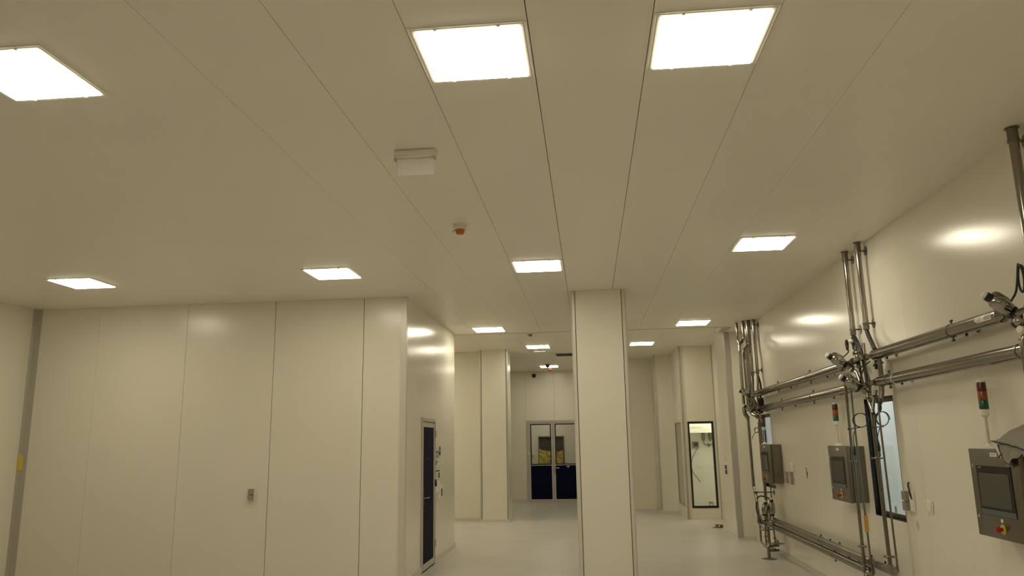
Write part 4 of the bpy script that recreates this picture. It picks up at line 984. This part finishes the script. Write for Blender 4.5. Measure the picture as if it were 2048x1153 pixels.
for c, ax, rr, lb, mm in (((2.845, 13.05, 2.43), (0, .1, -1), .036, 'dark round valve head between the two big pipes in the far corner', 'rubber'),
                          ((2.80, 12.98, 2.20), (.2, -.6, -.8), .040, 'steel valve block just above the farthest signal tower', 'steel')):
    o = thing('pipe_valve', c, lb, 'valve')
    MB().lathe(c, ax, [(.016, -.02), (rr, 0), (rr * 1.1, .04), (rr, .10), (rr * .6, .125), (.012, .15)], 20).build('body', mm, o)
    b = MB(); triclamp(b, V(c) - V(ax).normalized() * .02, ax, rr * .95); b.build('clamp', 'matte_steel', o)
    k = MB().sphere(V(c) + V((-.045, -.03, .02)), .016).build('knob', 'chrome', o)
manifold((2.70, 13.0, 2.4), [
    ([(2.66, 13.05, 2.46), (2.69, 13.02, 2.40), (2.66, 13.0, 2.32), (2.70, 12.97, 2.24)], .020, .03),
    ([(2.72, 13.05, 2.44), (2.75, 13.02, 2.36), (2.73, 12.98, 2.28), (2.77, 12.96, 2.20)], .018, .03),
    ([(2.69, 13.04, 2.36), (2.76, 13.0, 2.33), (2.80, 12.98, 2.28)], .016, .02),
    ([(2.585, 13.2, 2.30), (2.59, 13.19, 2.20), (2.64, 13.18, 2.12)], .034, .05)],
    [((2.675, 13.01, 2.36), (0, 0, 1), .032), ((2.74, 13.0, 2.32), (0, 0, 1), .030), ((2.69, 12.97, 2.26), (.5, -.3, -1), .032), ((2.77, 12.97, 2.21), (.5, -.3, -1), .030)],
    'tangle of small fittings between the two far corner valves')
# lower far corner valves
for p0, p1, s, lb in (((2.655, 12.62, .62), (2.70, 12.66, .84), .95, 'upright actuated valve left of its twin above the far floor drain'), ((2.765, 12.60, .62), (2.785, 12.64, .88), 1.0, 'upright actuated valve right of its twin above the far floor drain')):
    valve(p0, p1, s, lb)
manifold((2.70, 12.65, .45), [
    ([(2.665, 12.62, .60), (2.66, 12.64, .42), (2.65, 12.62, .33), (2.65, 12.60, .18)], .014, .03),
    ([(2.765, 12.60, .60), (2.77, 12.6, .44), (2.775, 12.58, .32), (2.775, 12.56, .17)], .014, .03),
    ([(2.645, 13.0, .46), (2.66, 12.8, .42), (2.665, 12.66, .40)], .013, .03),
    ([(2.60, 12.75, .40), (2.66, 12.66, .39), (2.77, 12.60, .42)], .012, .03),
    ([(2.60, 12.70, .62), (2.63, 12.66, .55), (2.66, 12.63, .52)], .020, .03)],
    [((2.66, 12.63, .48), (0, 0, 1), .028), ((2.77, 12.60, .50), (0, 0, 1), .028), ((2.65, 12.61, .31), (0, 0, 1), .026), ((2.775, 12.57, .29), (0, 0, 1), .028), ((2.65, 12.6, .24), (0, 0, 1), .022), ((2.775, 12.56, .22), (0, 0, 1), .024)],
    'fittings with small taps hanging above the far floor drain', 'matte_steel')
for pts, lb in (([(2.62, 12.9, .86), (2.66, 12.8, .90), (2.74, 12.72, .88), (2.79, 12.66, .84)], 'black hose arching over the low valves in the far corner'), ([(2.60, 12.85, .80), (2.58, 12.8, .70), (2.60, 12.75, .58), (2.62, 12.7, .50)], 'black hose hanging left of the low valves in the far corner')):
    tag(MB().tube(catmull(pts), .013, 0, 10).build('black_hose', 'rubber'), lb, 'hose')
# floor drains
def drain(x, y, s, label, full):
    o = thing('floor_drain', (x, y, 0), label, 'drain', 'steel floor drains')
    MB().lathe((x, y, .0005), (0, 0, 1), [(.115 * s, 0), (.112 * s, .006), (.05 * s, .016), (.03 * s, .020)], 32).build('floor_plate', 'matte_steel', o)
    MB().lathe((x, y, .018), (0, 0, 1), [(.024 * s, 0), (.024 * s, .03 if not full else .14)], 20).build('stub', 'matte_steel', o)
    if not full:
        MB().rcyl((x, y, .046), (x, y, .062), .055 * s, .003, 24).build('cap', 'matte_steel', o)
        MB().rcyl((x + .05, y - .03, .035), (x + .11, y - .03, .035), .03, .004, 18).build('plug', 'matte_steel', o)
    else:
        MB().tube([(x, y, .12), (x, y, .175), (x + .06, y + .02, .185), (x + .17, y + .08, .185)], .018, .03, 14).build('trap', 'matte_steel', o)
        MB().tube([(x + .02, y, .120), (x + .06, y + .02, .115), (x + .17, y + .08, .115)], .016, .03, 14).build('trap', 'matte_steel', o)
        MB().lathe((x + .15, y + .08, .205), (0, 0, 1), [(.05, 0), (.115, .006), (.112, .012), (.03, .018), (.024, .05), (.018, .065)], 28).build('funnel', 'matte_steel', o)
    return o
drain(2.645, 12.46, 1.0, 'round steel floor drain with a bent trap at the foot of the right wall', True)
drain(2.56, 16.75, .9, 'low capped floor drain on the floor beside the booth', False)

# ------------------------------------------------------------------ camera, world, view
R = {}
p, yw, r, f = 0.19966804, -0.09649337, -0.01692592, 1523.03
fw = V((math.sin(yw) * math.cos(p), math.cos(yw) * math.cos(p), math.sin(p)))
r0 = V((math.cos(yw), -math.sin(yw), 0)); u0 = r0.cross(fw)
rt = r0 * math.cos(r) + u0 * math.sin(r); up = -r0 * math.sin(r) + u0 * math.cos(r)
cam = bpy.data.cameras.new('camera'); co = bpy.data.objects.new('camera', cam); COL.objects.link(co)
mw = Matrix((rt, up, -fw)).transposed().to_4x4(); mw.translation = V((0, 0, 1.8045)); co.matrix_world = mw
cam.sensor_fit = 'HORIZONTAL'; cam.sensor_width = 36; cam.lens = f / 2048 * 36; cam.clip_start = 0.05; cam.clip_end = 100
SC.camera = co
wd = bpy.data.worlds.new('world'); SC.world = wd; wd.use_nodes = True
wd.node_tree.nodes['Background'].inputs['Color'].default_value = (0, 0, 0, 1)
SC.view_settings.view_transform = 'Standard'; SC.view_settings.look = 'None'; SC.view_settings.exposure = 0.0; SC.view_settings.gamma = 1.0; SC.view_settings.use_curve_mapping = False
SC.cycles.max_bounces = 14; SC.cycles.diffuse_bounces = 10; SC.cycles.glossy_bounces = 6; SC.cycles.transparent_max_bounces = 12
